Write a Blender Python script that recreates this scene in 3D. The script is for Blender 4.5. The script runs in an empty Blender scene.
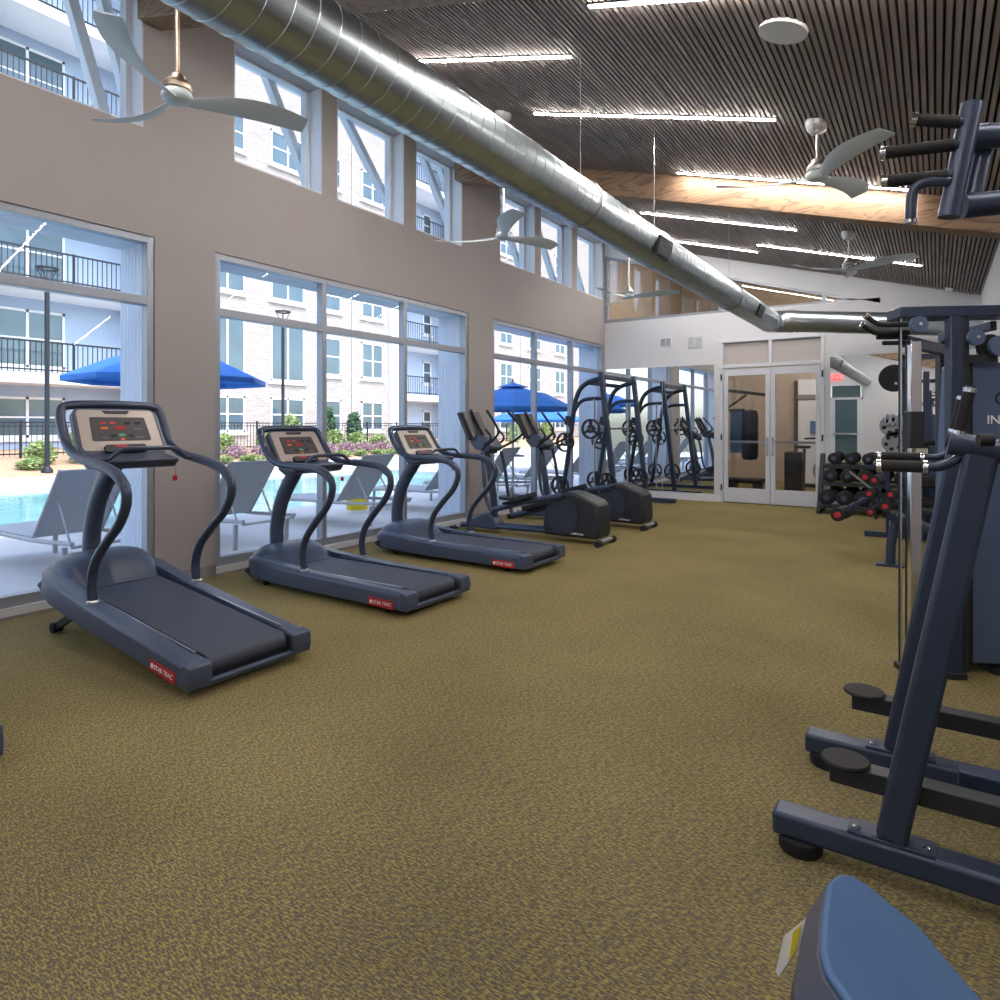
import bpy, math, random
from mathutils import Vector, Matrix
R = math.radians
random.seed(7)
SC = bpy.context.scene
COL = SC.collection

# ------------------------------------------------------------------ materials
def mat(name, col, rough=.5, metal=0., noise=0., nscale=20, bump=0., bscale=60, spec=None, emit=None, estr=0., coat=0., sheen=0.):
    m = bpy.data.materials.new(name); m.use_nodes = True
    nt = m.node_tree; b = nt.nodes['Principled BSDF']
    b.inputs['Base Color'].default_value = (*col, 1)
    b.inputs['Roughness'].default_value = rough
    b.inputs['Metallic'].default_value = metal
    if spec is not None: b.inputs['Specular IOR Level'].default_value = spec
    if coat: b.inputs['Coat Weight'].default_value = coat
    if emit:
        b.inputs['Emission Color'].default_value = (*emit, 1); b.inputs['Emission Strength'].default_value = estr
    tc = nt.nodes.new('ShaderNodeTexCoord')
    if noise:
        n = nt.nodes.new('ShaderNodeTexNoise'); n.inputs['Scale'].default_value = nscale; n.inputs['Detail'].default_value = 4
        nt.links.new(tc.outputs['Object'], n.inputs['Vector'])
        mx = nt.nodes.new('ShaderNodeMix'); mx.data_type = 'RGBA'
        mx.inputs[6].default_value = (*[c * (1 - noise) for c in col], 1)
        mx.inputs[7].default_value = (*[min(1, c * (1 + noise)) for c in col], 1)
        nt.links.new(n.outputs['Fac'], mx.inputs[0]); nt.links.new(mx.outputs[2], b.inputs['Base Color'])
    if bump:
        n2 = nt.nodes.new('ShaderNodeTexNoise'); n2.inputs['Scale'].default_value = bscale; n2.inputs['Detail'].default_value = 3
        nt.links.new(tc.outputs['Object'], n2.inputs['Vector'])
        bp = nt.nodes.new('ShaderNodeBump'); bp.inputs['Strength'].default_value = bump; bp.inputs['Distance'].default_value = .01
        nt.links.new(n2.outputs['Fac'], bp.inputs['Height']); nt.links.new(bp.outputs[0], b.inputs['Normal'])
    return m

def glass_mat(name, tint=(1, 1, 1), refl=1.0, ior=1.5):
    m = bpy.data.materials.new(name); m.use_nodes = True
    nt = m.node_tree; nt.nodes.clear()
    o = nt.nodes.new('ShaderNodeOutputMaterial'); mx = nt.nodes.new('ShaderNodeMixShader')
    t = nt.nodes.new('ShaderNodeBsdfTransparent'); t.inputs[0].default_value = (*tint, 1)
    g = nt.nodes.new('ShaderNodeBsdfGlossy'); g.inputs['Roughness'].default_value = 0.0
    f = nt.nodes.new('ShaderNodeFresnel'); f.inputs[0].default_value = ior
    mu = nt.nodes.new('ShaderNodeMath'); mu.operation = 'MULTIPLY'; mu.inputs[1].default_value = refl; mu.use_clamp = True
    ge = nt.nodes.new('ShaderNodeNewGeometry'); m2 = nt.nodes.new('ShaderNodeMath'); m2.operation = 'SUBTRACT'; m2.inputs[0].default_value = 1
    m3 = nt.nodes.new('ShaderNodeMath'); m3.operation = 'MULTIPLY'
    nt.links.new(ge.outputs['Backfacing'], m2.inputs[1]); nt.links.new(f.outputs[0], mu.inputs[0])
    nt.links.new(mu.outputs[0], m3.inputs[0]); nt.links.new(m2.outputs[0], m3.inputs[1]); nt.links.new(m3.outputs[0], mx.inputs[0])
    nt.links.new(t.outputs[0], mx.inputs[1]); nt.links.new(g.outputs[0], mx.inputs[2]); nt.links.new(mx.outputs[0], o.inputs[0])
    return m

M = {}
M['frame'] = mat('dark_navy_powder_coat', (.040, .058, .105), .35, .25, noise=.12, nscale=6)
M['plastic'] = mat('charcoal_blue_plastic', (.062, .082, .135), .36, 0, noise=.10, nscale=8, bump=.04, bscale=250)
M['plastic2'] = mat('dark_plastic', (.022, .026, .034), .45, 0, noise=.1)
M['rubber'] = mat('black_rubber', (.012, .012, .014), .7, 0, noise=.15, nscale=30)
M['belt'] = mat('running_belt', (.050, .060, .092), .6, 0, noise=.35, nscale=160, bump=.25, bscale=300)
M['tube'] = mat('grey_blue_tube', (.060, .078, .125), .28, .35, noise=.06)
M['chrome'] = mat('chrome', (.82, .84, .88), .12, 1.0, noise=.03)
M['steel'] = mat('brushed_steel', (.55, .56, .58), .3, 1.0, noise=.08)
M['silver'] = mat('champagne_silver_plastic', (.42, .37, .34), .35, .3, noise=.05)
M['display'] = mat('dark_display_panel', (.045, .038, .04), .45, 0, noise=.3, nscale=40)
M['red'] = mat('red_plastic', (.50, .02, .03), .4, 0, noise=.08)
M['ledred'] = mat('red_led', (.2, .0, .0), .4, emit=(1, .03, .02), estr=.06)
M['orange'] = mat('orange_print', (.7, .16, .03), .5)
M['green'] = mat('green_print', (.08, .35, .18), .5)
M['white'] = mat('white_paint', (.80, .81, .83), .5, 0, noise=.03)
M['letter'] = mat('white_lettering', (.9, .9, .9), .5)
M['whitetrim'] = mat('white_window_trim', (.72, .76, .82), .45, 0, noise=.03)
M['alu'] = mat('anodised_aluminium', (.34, .37, .43), .4, .35, noise=.05)
M['alulight'] = mat('pale_door_aluminium', (.74, .76, .82), .4, .15, noise=.04)
M['wall'] = mat('taupe_paint', (.40, .375, .372), .85, 0, noise=.04, nscale=3, bump=.06, bscale=90)
M['wallw'] = mat('soft_white_paint', (.72, .73, .76), .85, 0, noise=.03, nscale=3, bump=.05, bscale=90)
M['tan'] = mat('tan_paint', (.50, .41, .32), .85, 0, noise=.04, nscale=3)
M['backing'] = mat('black_acoustic_backing', (.012, .011, .011), .95, 0, noise=.2)
M['brass'] = mat('antique_brass', (.62, .50, .38), .3, 1.0, noise=.1)
M['fan'] = mat('pale_grey_blade', (.66, .74, .78), .4, .0, noise=.06, nscale=5)
M['fanmetal'] = mat('nickel', (.72, .71, .70), .42, 1.0, noise=.05)
M['blue'] = mat('blue_vinyl', (.065, .15, .33), .55, 0, noise=.08, nscale=10, bump=.08, bscale=300)
M['pane_dark'] = mat('reflective_window_pane', (.10, .15, .18), .08, .2, noise=.4, nscale=.8)
M['canvas'] = mat('blue_canvas', (.04, .20, .62), .7, 0, noise=.1, nscale=3)
M['sling'] = mat('grey_mesh_sling', (.46, .47, .49), .8, 0, noise=.1, nscale=60)
M['loungeframe'] = mat('grey_lounger_frame', (.42, .42, .43), .5, .3, noise=.05)
M['iron'] = mat('black_iron', (.02, .022, .03), .5, .3, noise=.1)
M['bark'] = mat('brown_bark', (.10, .06, .04), .9, 0, noise=.3)
M['water'] = mat('pool_water', (.24, .56, .62), .05, 0, noise=.25, nscale=2.5, bump=.35, bscale=6)
M['concrete'] = mat('pale_concrete', (.60, .58, .57), .85, 0, noise=.10, nscale=4, bump=.1, bscale=30)
M['mulch'] = mat('straw_mulch', (.50, .33, .21), .95, 0, noise=.4, nscale=14, bump=.6, bscale=30)
M['yellow'] = mat('yellow_label', (.75, .62, .03), .5, 0, noise=.05)
M['navyshroud'] = mat('slate_blue_shroud', (.10, .15, .26), .4, .15, noise=.05, nscale=3)
M['greyplate'] = mat('grey_cast_iron', (.32, .34, .38), .45, .5, noise=.1)
M['trim'] = mat('grey_rubber_base', (.30, .28, .27), .7, 0, noise=.08)
M['siding_blue'] = mat('pale_blue_siding', (.42, .52, .68), .7, 0, noise=.05, nscale=2)
M['winglass'] = glass_mat('clear_window_glass', (.95, .98, 1.0), .35)
M['doorglass'] = glass_mat('tinted_door_glass', (.86, .86, .86), 1.2)
M['upglass'] = glass_mat('reflective_interior_glass', (.86, .84, .80), 4.0)
mm = bpy.data.materials.new('mirror_silvering'); mm.use_nodes = True
b = mm.node_tree.nodes['Principled BSDF']; b.inputs['Base Color'].default_value = (.86, .88, .88, 1); b.inputs['Metallic'].default_value = 1; b.inputs['Roughness'].default_value = 0.0
M['mirror'] = mm
M['led'] = mat('warm_led', (1, 1, 1), .5, emit=(1.0, .925, .87), estr=58)

def foliage(name, c1, c2):
    m = mat(name, c1, .8, 0, bump=.4, bscale=12)
    nt = m.node_tree; b = nt.nodes['Principled BSDF']
    tc = nt.nodes.new('ShaderNodeTexCoord'); n = nt.nodes.new('ShaderNodeTexNoise'); n.inputs['Scale'].default_value = 9
    nt.links.new(tc.outputs['Object'], n.inputs['Vector'])
    r = nt.nodes.new('ShaderNodeValToRGB'); r.color_ramp.elements[0].position = .38; r.color_ramp.elements[1].position = .62
    r.color_ramp.elements[0].color = (*c1, 1); r.color_ramp.elements[1].color = (*c2, 1)
    nt.links.new(n.outputs['Fac'], r.inputs[0]); nt.links.new(r.outputs[0], b.inputs['Base Color'])
    return m
M['leaf'] = foliage('bright_green_leaves', (.12, .22, .06), (.38, .44, .17))
M['leafdark'] = foliage('dark_green_leaves', (.03, .09, .04), (.10, .22, .09))
M['leafpurple'] = foliage('purple_flowering_leaves', (.24, .13, .17), (.44, .31, .35))

def siding():
    m = mat('white_vertical_siding', (.66, .72, .82), .6)
    nt = m.node_tree; b = nt.nodes['Principled BSDF']
    tc = nt.nodes.new('ShaderNodeTexCoord'); w = nt.nodes.new('ShaderNodeTexWave'); w.bands_direction = 'X'; w.inputs['Scale'].default_value = 6
    nt.links.new(tc.outputs['Object'], w.inputs['Vector'])
    bp = nt.nodes.new('ShaderNodeBump'); bp.inputs['Strength'].default_value = .5; bp.inputs['Distance'].default_value = .01
    nt.links.new(w.outputs['Fac'], bp.inputs['Height']); nt.links.new(bp.outputs[0], b.inputs['Normal'])
    return m
M['siding'] = siding()

def brick():
    m = mat('pale_brick', (.5, .45, .4), .85)
    nt = m.node_tree; b = nt.nodes['Principled BSDF']
    tc = nt.nodes.new('ShaderNodeTexCoord'); mp = nt.nodes.new('ShaderNodeMapping'); mp.inputs['Rotation'].default_value = (R(90), 0, R(90))
    sx = nt.nodes.new('ShaderNodeSeparateXYZ'); cx = nt.nodes.new('ShaderNodeCombineXYZ')
    nt.links.new(tc.outputs['Object'], sx.inputs[0]); nt.links.new(sx.outputs['Y'], cx.inputs['X']); nt.links.new(sx.outputs['Z'], cx.inputs['Y'])
    k = nt.nodes.new('ShaderNodeTexBrick'); k.inputs['Scale'].default_value = 1.0; k.inputs['Brick Width'].default_value = .34; k.inputs['Row Height'].default_value = .11
    k.inputs['Mortar Size'].default_value = .012
    k.inputs['Color1'].default_value = (.42, .375, .345, 1); k.inputs['Color2'].default_value = (.34, .30, .275, 1); k.inputs['Mortar'].default_value = (.47, .44, .42, 1)
    nt.links.new(cx.outputs[0], k.inputs['Vector']); nt.links.new(k.outputs['Color'], b.inputs['Base Color'])
    return m
M['brick'] = brick()

def wood():
    m = mat('warm_oak', (.4, .2, .1), .5)
    nt = m.node_tree; b = nt.nodes['Principled BSDF']
    tc = nt.nodes.new('ShaderNodeTexCoord'); mp = nt.nodes.new('ShaderNodeMapping'); mp.inputs['Scale'].default_value = (.5, 3.5, 3.5)
    n = nt.nodes.new('ShaderNodeTexNoise'); n.inputs['Scale'].default_value = 2.2; n.inputs['Detail'].default_value = 2; n.inputs['Distortion'].default_value = .8
    nt.links.new(tc.outputs['Object'], mp.inputs[0]); nt.links.new(mp.outputs[0], n.inputs['Vector'])
    ma = nt.nodes.new('ShaderNodeMath'); ma.operation = 'MULTIPLY'; ma.inputs[1].default_value = 16
    fr = nt.nodes.new('ShaderNodeMath'); fr.operation = 'PINGPONG'; fr.inputs[1].default_value = 1
    nt.links.new(n.outputs['Fac'], ma.inputs[0]); nt.links.new(ma.outputs[0], fr.inputs[0])
    r = nt.nodes.new('ShaderNodeValToRGB'); r.color_ramp.elements[0].color = (.12, .068, .038, 1); r.color_ramp.elements[1].color = (.25, .155, .09, 1)
    r.color_ramp.elements[0].position = .0; r.color_ramp.elements[1].position = .45
    nt.links.new(fr.outputs[0], r.inputs[0]); nt.links.new(r.outputs[0], b.inputs['Base Color'])
    return m
M['wood'] = wood()

def slat_mat():
    m = mat('grey_brown_wood_slat', (.19, .155, .14), .7)
    nt = m.node_tree; b = nt.nodes['Principled BSDF']
    tc = nt.nodes.new('ShaderNodeTexCoord'); mp = nt.nodes.new('ShaderNodeMapping'); mp.inputs['Scale'].default_value = (25, 1.2, 25)
    n = nt.nodes.new('ShaderNodeTexNoise'); n.inputs['Scale'].default_value = 1.4; n.inputs['Detail'].default_value = 3
    nt.links.new(tc.outputs['Object'], mp.inputs[0]); nt.links.new(mp.outputs[0], n.inputs['Vector'])
    r = nt.nodes.new('ShaderNodeValToRGB'); r.color_ramp.elements[0].color = (.205, .172, .158, 1); r.color_ramp.elements[1].color = (.36, .31, .29, 1)
    r.color_ramp.elements[0].position = .3; r.color_ramp.elements[1].position = .7
    nt.links.new(n.outputs['Fac'], r.inputs[0]); nt.links.new(r.outputs[0], b.inputs['Base Color'])
    return m
M['slat'] = slat_mat()

def carpet():
    m = bpy.data.materials.new('flecked_olive_carpet'); m.use_nodes = True
    nt = m.node_tree; b = nt.nodes['Principled BSDF']; N = nt.nodes.new; L = nt.links.new
    b.inputs['Roughness'].default_value = .95; b.inputs['Specular IOR Level'].default_value = .15
    b.inputs['Sheen Weight'].default_value = .55; b.inputs['Sheen Roughness'].default_value = .4; b.inputs['Sheen Tint'].default_value = (.75, .55, .12, 1)
    tc = N('ShaderNodeTexCoord')
    def noise(rot, scale, sc, det=2):
        mp = N('ShaderNodeMapping'); mp.inputs['Rotation'].default_value = (0, 0, R(rot)); mp.inputs['Scale'].default_value = scale
        n = N('ShaderNodeTexNoise'); n.inputs['Scale'].default_value = sc; n.inputs['Detail'].default_value = det
        L(tc.outputs['Object'], mp.inputs[0]); L(mp.outputs[0], n.inputs['Vector']); return n
    a = noise(-38, (.55, 2.4, 1), 88, 2); c_ = noise(50, (.8, 2.2, 1), 110, 2); lo = noise(0, (1, 1, 1), 1.1, 3)
    r1 = N('ShaderNodeValToRGB'); r1.color_ramp.elements[0].position = .51; r1.color_ramp.elements[1].position = .60; L(a.outputs['Fac'], r1.inputs[0])
    r2 = N('ShaderNodeValToRGB'); r2.color_ramp.elements[0].position = .52; r2.color_ramp.elements[1].position = .63; L(c_.outputs['Fac'], r2.inputs[0])
    ad = N('ShaderNodeMath'); ad.operation = 'MAXIMUM'; L(r1.outputs[0], ad.inputs[0])
    ml = N('ShaderNodeMath'); ml.operation = 'MULTIPLY'; ml.inputs[1].default_value = .6; L(r2.outputs[0], ml.inputs[0]); L(ml.outputs[0], ad.inputs[1])
    # rows of loops
    w = N('ShaderNodeTexWave'); w.inputs['Scale'].default_value = 20; w.inputs['Distortion'].default_value = 2.5; w.inputs['Detail'].default_value = 1; w.inputs['Detail Scale'].default_value = 2.0; w.bands_direction = 'X'
    mpw = N('ShaderNodeMapping'); mpw.inputs['Rotation'].default_value = (0, 0, R(12)); L(tc.outputs['Object'], mpw.inputs[0]); L(mpw.outputs[0], w.inputs['Vector'])
    mw = N('ShaderNodeMath'); mw.operation = 'MULTIPLY_ADD'; mw.inputs[1].default_value = .45; mw.inputs[2].default_value = .62; L(w.outputs['Fac'], mw.inputs[0])
    m2 = N('ShaderNodeMath'); m2.operation = 'MULTIPLY'; m2.use_clamp = True; L(ad.outputs[0], m2.inputs[0]); L(mw.outputs[0], m2.inputs[1])
    mx = N('ShaderNodeMix'); mx.data_type = 'RGBA'; L(m2.outputs[0], mx.inputs[0])
    mx.inputs[6].default_value = (.125, .112, .094, 1); mx.inputs[7].default_value = (.45, .365, .125, 1)
    mo = N('ShaderNodeMix'); mo.data_type = 'RGBA'; mo.blend_type = 'MULTIPLY'; mo.inputs[0].default_value = 1
    rl = N('ShaderNodeValToRGB'); rl.color_ramp.elements[0].color = (.80, .80, .80, 1); rl.color_ramp.elements[1].color = (1.12, 1.1, 1.05, 1); rl.color_ramp.elements[0].position = .35; rl.color_ramp.elements[1].position = .65
    L(lo.outputs['Fac'], rl.inputs[0]); L(mx.outputs[2], mo.inputs[6]); L(rl.outputs[0], mo.inputs[7]); L(mo.outputs[2], b.inputs['Base Color'])
    bp = N('ShaderNodeBump'); bp.inputs['Strength'].default_value = .6; bp.inputs['Distance'].default_value = .004
    L(m2.outputs[0], bp.inputs['Height']); L(bp.outputs[0], b.inputs['Normal'])
    return m
M['carpet'] = carpet()
def galv():
    m = mat('galvanised_steel', (.50, .57, .61), .27, 1.0)
    nt = m.node_tree; b = nt.nodes['Principled BSDF']
    tc = nt.nodes.new('ShaderNodeTexCoord'); n = nt.nodes.new('ShaderNodeTexNoise'); n.inputs['Scale'].default_value = 2; n.inputs['Detail'].default_value = 1
    nt.links.new(tc.outputs['Object'], n.inputs['Vector'])
    r = nt.nodes.new('ShaderNodeMapRange'); r.inputs[3].default_value = .30; r.inputs[4].default_value = .34
    nt.links.new(n.outputs['Fac'], r.inputs[0]); nt.links.new(r.outputs[0], b.inputs['Roughness'])
    return m
M['duct'] = galv()

# ------------------------------------------------------------------ mesh builder
class MB:
    def __init__(s): s.v = []; s.f = []
    def add(s, vs, fs):
        o = len(s.v); s.v += [tuple(v) for v in vs]; s.f += [tuple(i + o for i in f) for f in fs]; return s
    def box(s, c, d, rot=None):
        x, y, z = d[0] / 2, d[1] / 2, d[2] / 2
        vs = [Vector((i * x, j * y, k * z)) for i in (-1, 1) for j in (-1, 1) for k in (-1, 1)]
        if rot is not None: vs = [rot @ v for v in vs]
        c = Vector(c)
        return s.add([v + c for v in vs], [(0, 1, 3, 2), (4, 6, 7, 5), (0, 4, 5, 1), (2, 3, 7, 6), (0, 2, 6, 4), (1, 5, 7, 3)])
    def b2(s, x0, x1, y0, y1, z0, z1): return s.box(((x0 + x1) / 2, (y0 + y1) / 2, (z0 + z1) / 2), (abs(x1 - x0), abs(y1 - y0), abs(z1 - z0)))
    def bar(s, p0, p1, w, h, up=(0, 0, 1)):
        p0, p1 = Vector(p0), Vector(p1); d = p1 - p0; x = d.normalized(); u = Vector(up)
        if abs(x.dot(u)) > .98: u = Vector((0, 1, 0))
        y = u.cross(x).normalized(); z = x.cross(y)
        return s.box((p0 + p1) / 2, (d.length, w, h), Matrix((x, y, z)).transposed())
    def prism(s, poly, axis, a0, a1):
        # poly of 2D points; axis 'x': (y,z), 'y': (x,z), 'z': (x,y)
        def P(p, a): return {'x': (a, p[0], p[1]), 'y': (p[0], a, p[1]), 'z': (p[0], p[1], a)}[axis]
        n = len(poly); vs = [P(p, a0) for p in poly] + [P(p, a1) for p in poly]
        fs = [tuple(range(n)), tuple(range(2 * n - 1, n - 1, -1))] + [(i, i + n, (i + 1) % n + n, (i + 1) % n) for i in range(n)]
        return s.add(vs, fs)
    def tube(s, pts, r, n=10, closed=False, cap=True, rr=None, ell=None):
        pts = [Vector(p) for p in pts]; m = len(pts); prev = None; rings = []
        for i, p in enumerate(pts):
            if closed: t = pts[(i + 1) % m] - pts[i - 1]
            else: t = pts[min(i + 1, m - 1)] - pts[max(i - 1, 0)]
            if t.length < 1e-9: t = Vector((0, 0, 1))
            t.normalize()
            if prev is None:
                a = Vector((0, 0, 1)) if abs(t.z) < .9 else Vector((0, 1, 0))
            else: a = prev
            u = (a - t * a.dot(t)).normalized(); prev = u; w = t.cross(u)
            q = rr[i] if rr else r
            e = ell or (1, 1)
            rings.append([p + u * q * e[0] * math.cos(2 * math.pi * k / n) + w * q * e[1] * math.sin(2 * math.pi * k / n) for k in range(n)])
        vs = [v for ring in rings for v in ring]; fs = []
        for i in range(m if closed else m - 1):
            j = (i + 1) % m
            for k in range(n): fs.append((i * n + k, i * n + (k + 1) % n, j * n + (k + 1) % n, j * n + k))
        if cap and not closed: fs += [tuple(range(n - 1, -1, -1)), tuple((m - 1) * n + k for k in range(n))]
        return s.add(vs, fs)
    def cyl(s, p0, p1, r, n=16, r2=None): return s.tube([p0, p1], r, n, rr=[r, r if r2 is None else r2])
    def lathe(s, prof, n=24, c=(0, 0, 0), axis='z'):
        vs = []; m = len(prof)
        for i in range(n):
            a = 2 * math.pi * i / n
            for (r, z) in prof:
                x, y = r * math.cos(a), r * math.sin(a)
                v = {'z': (x, y, z), 'y': (x, z, y), 'x': (z, x, y)}[axis]
                vs.append((v[0] + c[0], v[1] + c[1], v[2] + c[2]))
        fs = [(i * m + k, ((i + 1) % n) * m + k, ((i + 1) % n) * m + k + 1, i * m + k + 1) for i in range(n) for k in range(m - 1)]
        closed_ = prof[0] == prof[-1]
        if prof[0][0] > 1e-6 and not closed_: fs.append(tuple(i * m for i in range(n)))
        if prof[-1][0] > 1e-6 and not closed_: fs.append(tuple(i * m + m - 1 for i in reversed(range(n))))
        return s.add(vs, fs)
    def build(s, name, m, parent=None, bevel=0., seg=2, ang=35, loc=None):
        me = bpy.data.meshes.new(name); me.from_pydata(s.v, [], s.f); me.validate()
        import bmesh
        bm = bmesh.new(); bm.from_mesh(me); bmesh.ops.recalc_face_normals(bm, faces=bm.faces); bm.to_mesh(me); bm.free()
        me.materials.append(M[m] if isinstance(m, str) else m)
        me.polygons.foreach_set('use_smooth', [True] * len(me.polygons)); me.set_sharp_from_angle(angle=R(ang))
        o = bpy.data.objects.new(name, me); COL.objects.link(o)
        if parent: o.parent = parent
        if loc: o.location = loc
        if bevel:
            bv = o.modifiers.new('bevel', 'BEVEL'); bv.width = bevel; bv.segments = seg; bv.limit_method = 'ANGLE'; bv.angle_limit = R(40)
            bv.harden_normals = False
        return o

def smooth_path(pts, k=6):
    pts = [Vector(p) for p in pts]; out = []
    for i in range(len(pts) - 1):
        p0, p1, p2, p3 = pts[max(i - 1, 0)], pts[i], pts[i + 1], pts[min(i + 2, len(pts) - 1)]
        for j in range(k):
            t = j / k
            out.append(.5 * ((2 * p1) + (p2 - p0) * t + (2 * p0 - 5 * p1 + 4 * p2 - p3) * t * t + (3 * p1 - p0 - 3 * p2 + p3) * t ** 3))
    out.append(pts[-1]); return out

def tag(o, label=None, cat=None, group=None, kind=None):
    if label: o['label'] = label
    if cat: o['category'] = cat
    if group: o['group'] = group
    if kind: o['kind'] = kind
    return o
def thing(name, label, cat, loc=(0, 0, 0), rz=0, group=None):
    o = bpy.data.objects.new(name, None); COL.objects.link(o); o.location = loc; o.rotation_euler = (0, 0, rz); o.empty_display_size = .1
    return tag(o, label, cat, group)
def struct(o): o['kind'] = 'structure'; return o
def dup(root, loc, rz=None, label=None, group=None):
    r = root.copy(); COL.objects.link(r); r.location = loc
    if rz is not None: r.rotation_euler = (0, 0, rz)
    if label: r['label'] = label
    if group: r['group'] = group
    for ch in list(root.children):
        c = ch.copy(); COL.objects.link(c); c.parent = r
        for g in list(ch.children):
            d = g.copy(); COL.objects.link(d); d.parent = c
    return r
def text(s, name, m, parent, loc, rot, size, depth=.0015, align='CENTER'):
    cu = bpy.data.curves.new(name, 'FONT'); cu.body = s; cu.size = size; cu.extrude = depth; cu.align_x = align; cu.align_y = 'CENTER'
    t = bpy.data.objects.new(name, cu); COL.objects.link(t)
    dg = bpy.context.evaluated_depsgraph_get(); me = bpy.data.meshes.new_from_object(t.evaluated_get(dg))
    bpy.data.objects.remove(t); me.materials.clear(); me.materials.append(M[m])
    o = bpy.data.objects.new(name, me); COL.objects.link(o); o.parent = parent; o.location = loc; o.rotation_euler = rot
    return o

# ------------------------------------------------------------------ room constants
XW = -5.15; XO = -5.62; YB = 11.2; YR = -3.6; H = 2.79; TR = 2.28
def zc(x): return 4.336 - .288 * (x + 3.781)
TH = math.atan(.288)

# floor
o = struct(MB().b2(XW, 2.2, YR, YB, -.04, 0).build('floor', 'carpet'))

# left wall: grid of boxes around its openings
bays = [(-3.4, -1.46), (-.90, 2.76), (3.28, 6.93), (7.50, 11.14)]
ups = [(-.74, .25), (.44, 1.46), (1.68, 2.67), (3.46, 4.45), (4.65, 5.67), (5.88, 6.79), (7.68, 8.65), (8.83, 9.88), (10.07, 11.10)]
UZ0, UZ1 = 3.63, 4.70
XU = XW - .27
w = MB()
w.b2(XW, XO, YR - .2, YB + .15, H, UZ0); w.b2(XW, XU, YR - .2, YB + .15, UZ1, 5.0)
ys = [YR - .2] + [y for b_ in bays for y in b_] + [YB + .15]
for i in range(0, len(ys), 2): w.b2(XW, XO, ys[i], ys[i + 1], 0, H)
for b_ in bays: w.b2(XW, XO, b_[0], b_[1], -.1, .06)
ys = [YR - .2] + [y for b_ in ups for y in b_] + [YB + .15]
for i in range(0, len(ys), 2): w.b2(XW, XU, ys[i], ys[i + 1], UZ0, UZ1)
struct(w.build('wall_left', 'wall'))
# outside face of the wall in pale siding
w = MB()
ys = [YR - .2] + [y for b_ in bays for y in b_] + [YB + .15]
for i in range(0, len(ys), 2): w.b2(XO, XO - .02, ys[i], ys[i + 1], -.05, H)
struct(w.build('trim_1', 'siding'))

def bay_window(idx, y0, y1, lights):
    f = MB(); xf0, xf1 = XW - .015, XW - .10; t = .055
    f.b2(xf0, xf1, y0, y1, H - t, H); f.b2(xf0, xf1, y0, y1, .06, .06 + .09); f.b2(xf0, xf1, y0, y1, TR - .035, TR + .035)
    n = lights
    for i in range(n + 1):
        yc = y0 + (y1 - y0) * i / n; a, b_ = yc - t / 2, yc + t / 2
        if i == 0: a, b_ = y0, y0 + t
        if i == n: a, b_ = y1 - t, y1
        f.b2(xf0 + .003, xf1 - .003, a, b_, .062, H - .002)
    fr = struct(f.build('window_%d' % idx, 'alu', bevel=.004))
    for i in range(n):
        a, b_ = y0 + (y1 - y0) * i / n, y0 + (y1 - y0) * (i + 1) / n
        MB().b2(XW - .056, XW - .060, a + .01, b_ - .01, .12, TR).build('pane', 'winglass', fr)
        MB().b2(XW - .056, XW - .060, a + .01, b_ - .01, TR, H - .03).build('pane', 'winglass', fr)
    l = MB(); l.b2(XW - .12, XO - .03, y0, y0 + .02, .0, H); l.b2(XW - .12, XO - .03, y1 - .02, y1, .0, H); l.b2(XW - .12, XO - .03, y0, y1, H - .03, H)
    l.build('jamb_lining', 'siding', fr)
    MB().b2(XW - .10, XO - .06, y0 + .02, y1 - .02, -.05, .07).build('sill', 'concrete', fr)
    MB().b2(XW + .012, XW - .015, y0, y1, 0.0, .02).build('base_trim', 'trim', fr)
    MB().b2(XW + .010, XW - .015, y0, y1, 0.021, .075).build('base_frame', 'alulight', fr)
bay_window(1, *bays[0], 2); bay_window(2, *bays[1], 3); bay_window(3, *bays[2], 3); bay_window(4, *bays[3], 3)  # the first, unseen behind the camera, is added for more daylight
for i, (y0, y1) in enumerate(ups):
    f = MB(); a0, a1, t = XW - .17, XW - .26, .05
    f.b2(a0, a1, y0, y1, UZ0, UZ0 + t); f.b2(a0, a1, y0, y1, UZ1 - .02, UZ1); f.b2(a0 + .003, a1 - .003, y0 + .001, y0 + t, UZ0 + .001, UZ1 - .001); f.b2(a0 + .003, a1 - .003, y1 - t, y1 - .001, UZ0 + .001, UZ1 - .001)
    fr = struct(f.build('window_%d' % (5 + i), 'whitetrim', bevel=.004))
    MB().b2(XW - .21, XW - .214, y0 + .02, y1 - .02, UZ0 + .02, UZ1 - .02).build('pane', 'winglass', fr)
    l = MB(); l.b2(XW - .002, XU - .01, y1 - .012, y1, UZ0, UZ1); l.b2(XW - .002, XU - .01, y0, y0 + .012, UZ0, UZ1); l.b2(XW - .003, XU - .011, y0 + .012, y1 - .012, UZ0, UZ0 + .012)
    l.build('jamb_lining', 'whitetrim', fr)
# base trims along wall piers
f = MB()
ys = [YR] + [y for b_ in bays for y in b_] + [YB]
for i in range(0, len(ys), 2): f.b2(XW, XW + .012, ys[i], ys[i + 1], 0, .10)
struct(f.build('baseboard_left', 'trim'))

# diagonal timber braces outside the clerestory
for (ya, yb) in [(2.2, 2.58), (2.48, 2.82), (.3, 1.0), (3.98, 4.69), (4.95, 6.08), (6.32, 7.26), (6.7, 7.4), (8.0, 8.9), (9.1, 10.0), (10.2, 11.1), (-1.2, -.4)]:
    o = MB().bar((XO + .10, ya, 4.92), (XO + .10, yb, 3.66), .08, .09, up=(1, 0, 0)).build('diagonal_brace', 'whitetrim', bevel=.006)
    tag(o, 'white diagonal strut standing outside the high windows', 'strut', 'white struts outside the clerestory windows')

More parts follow.
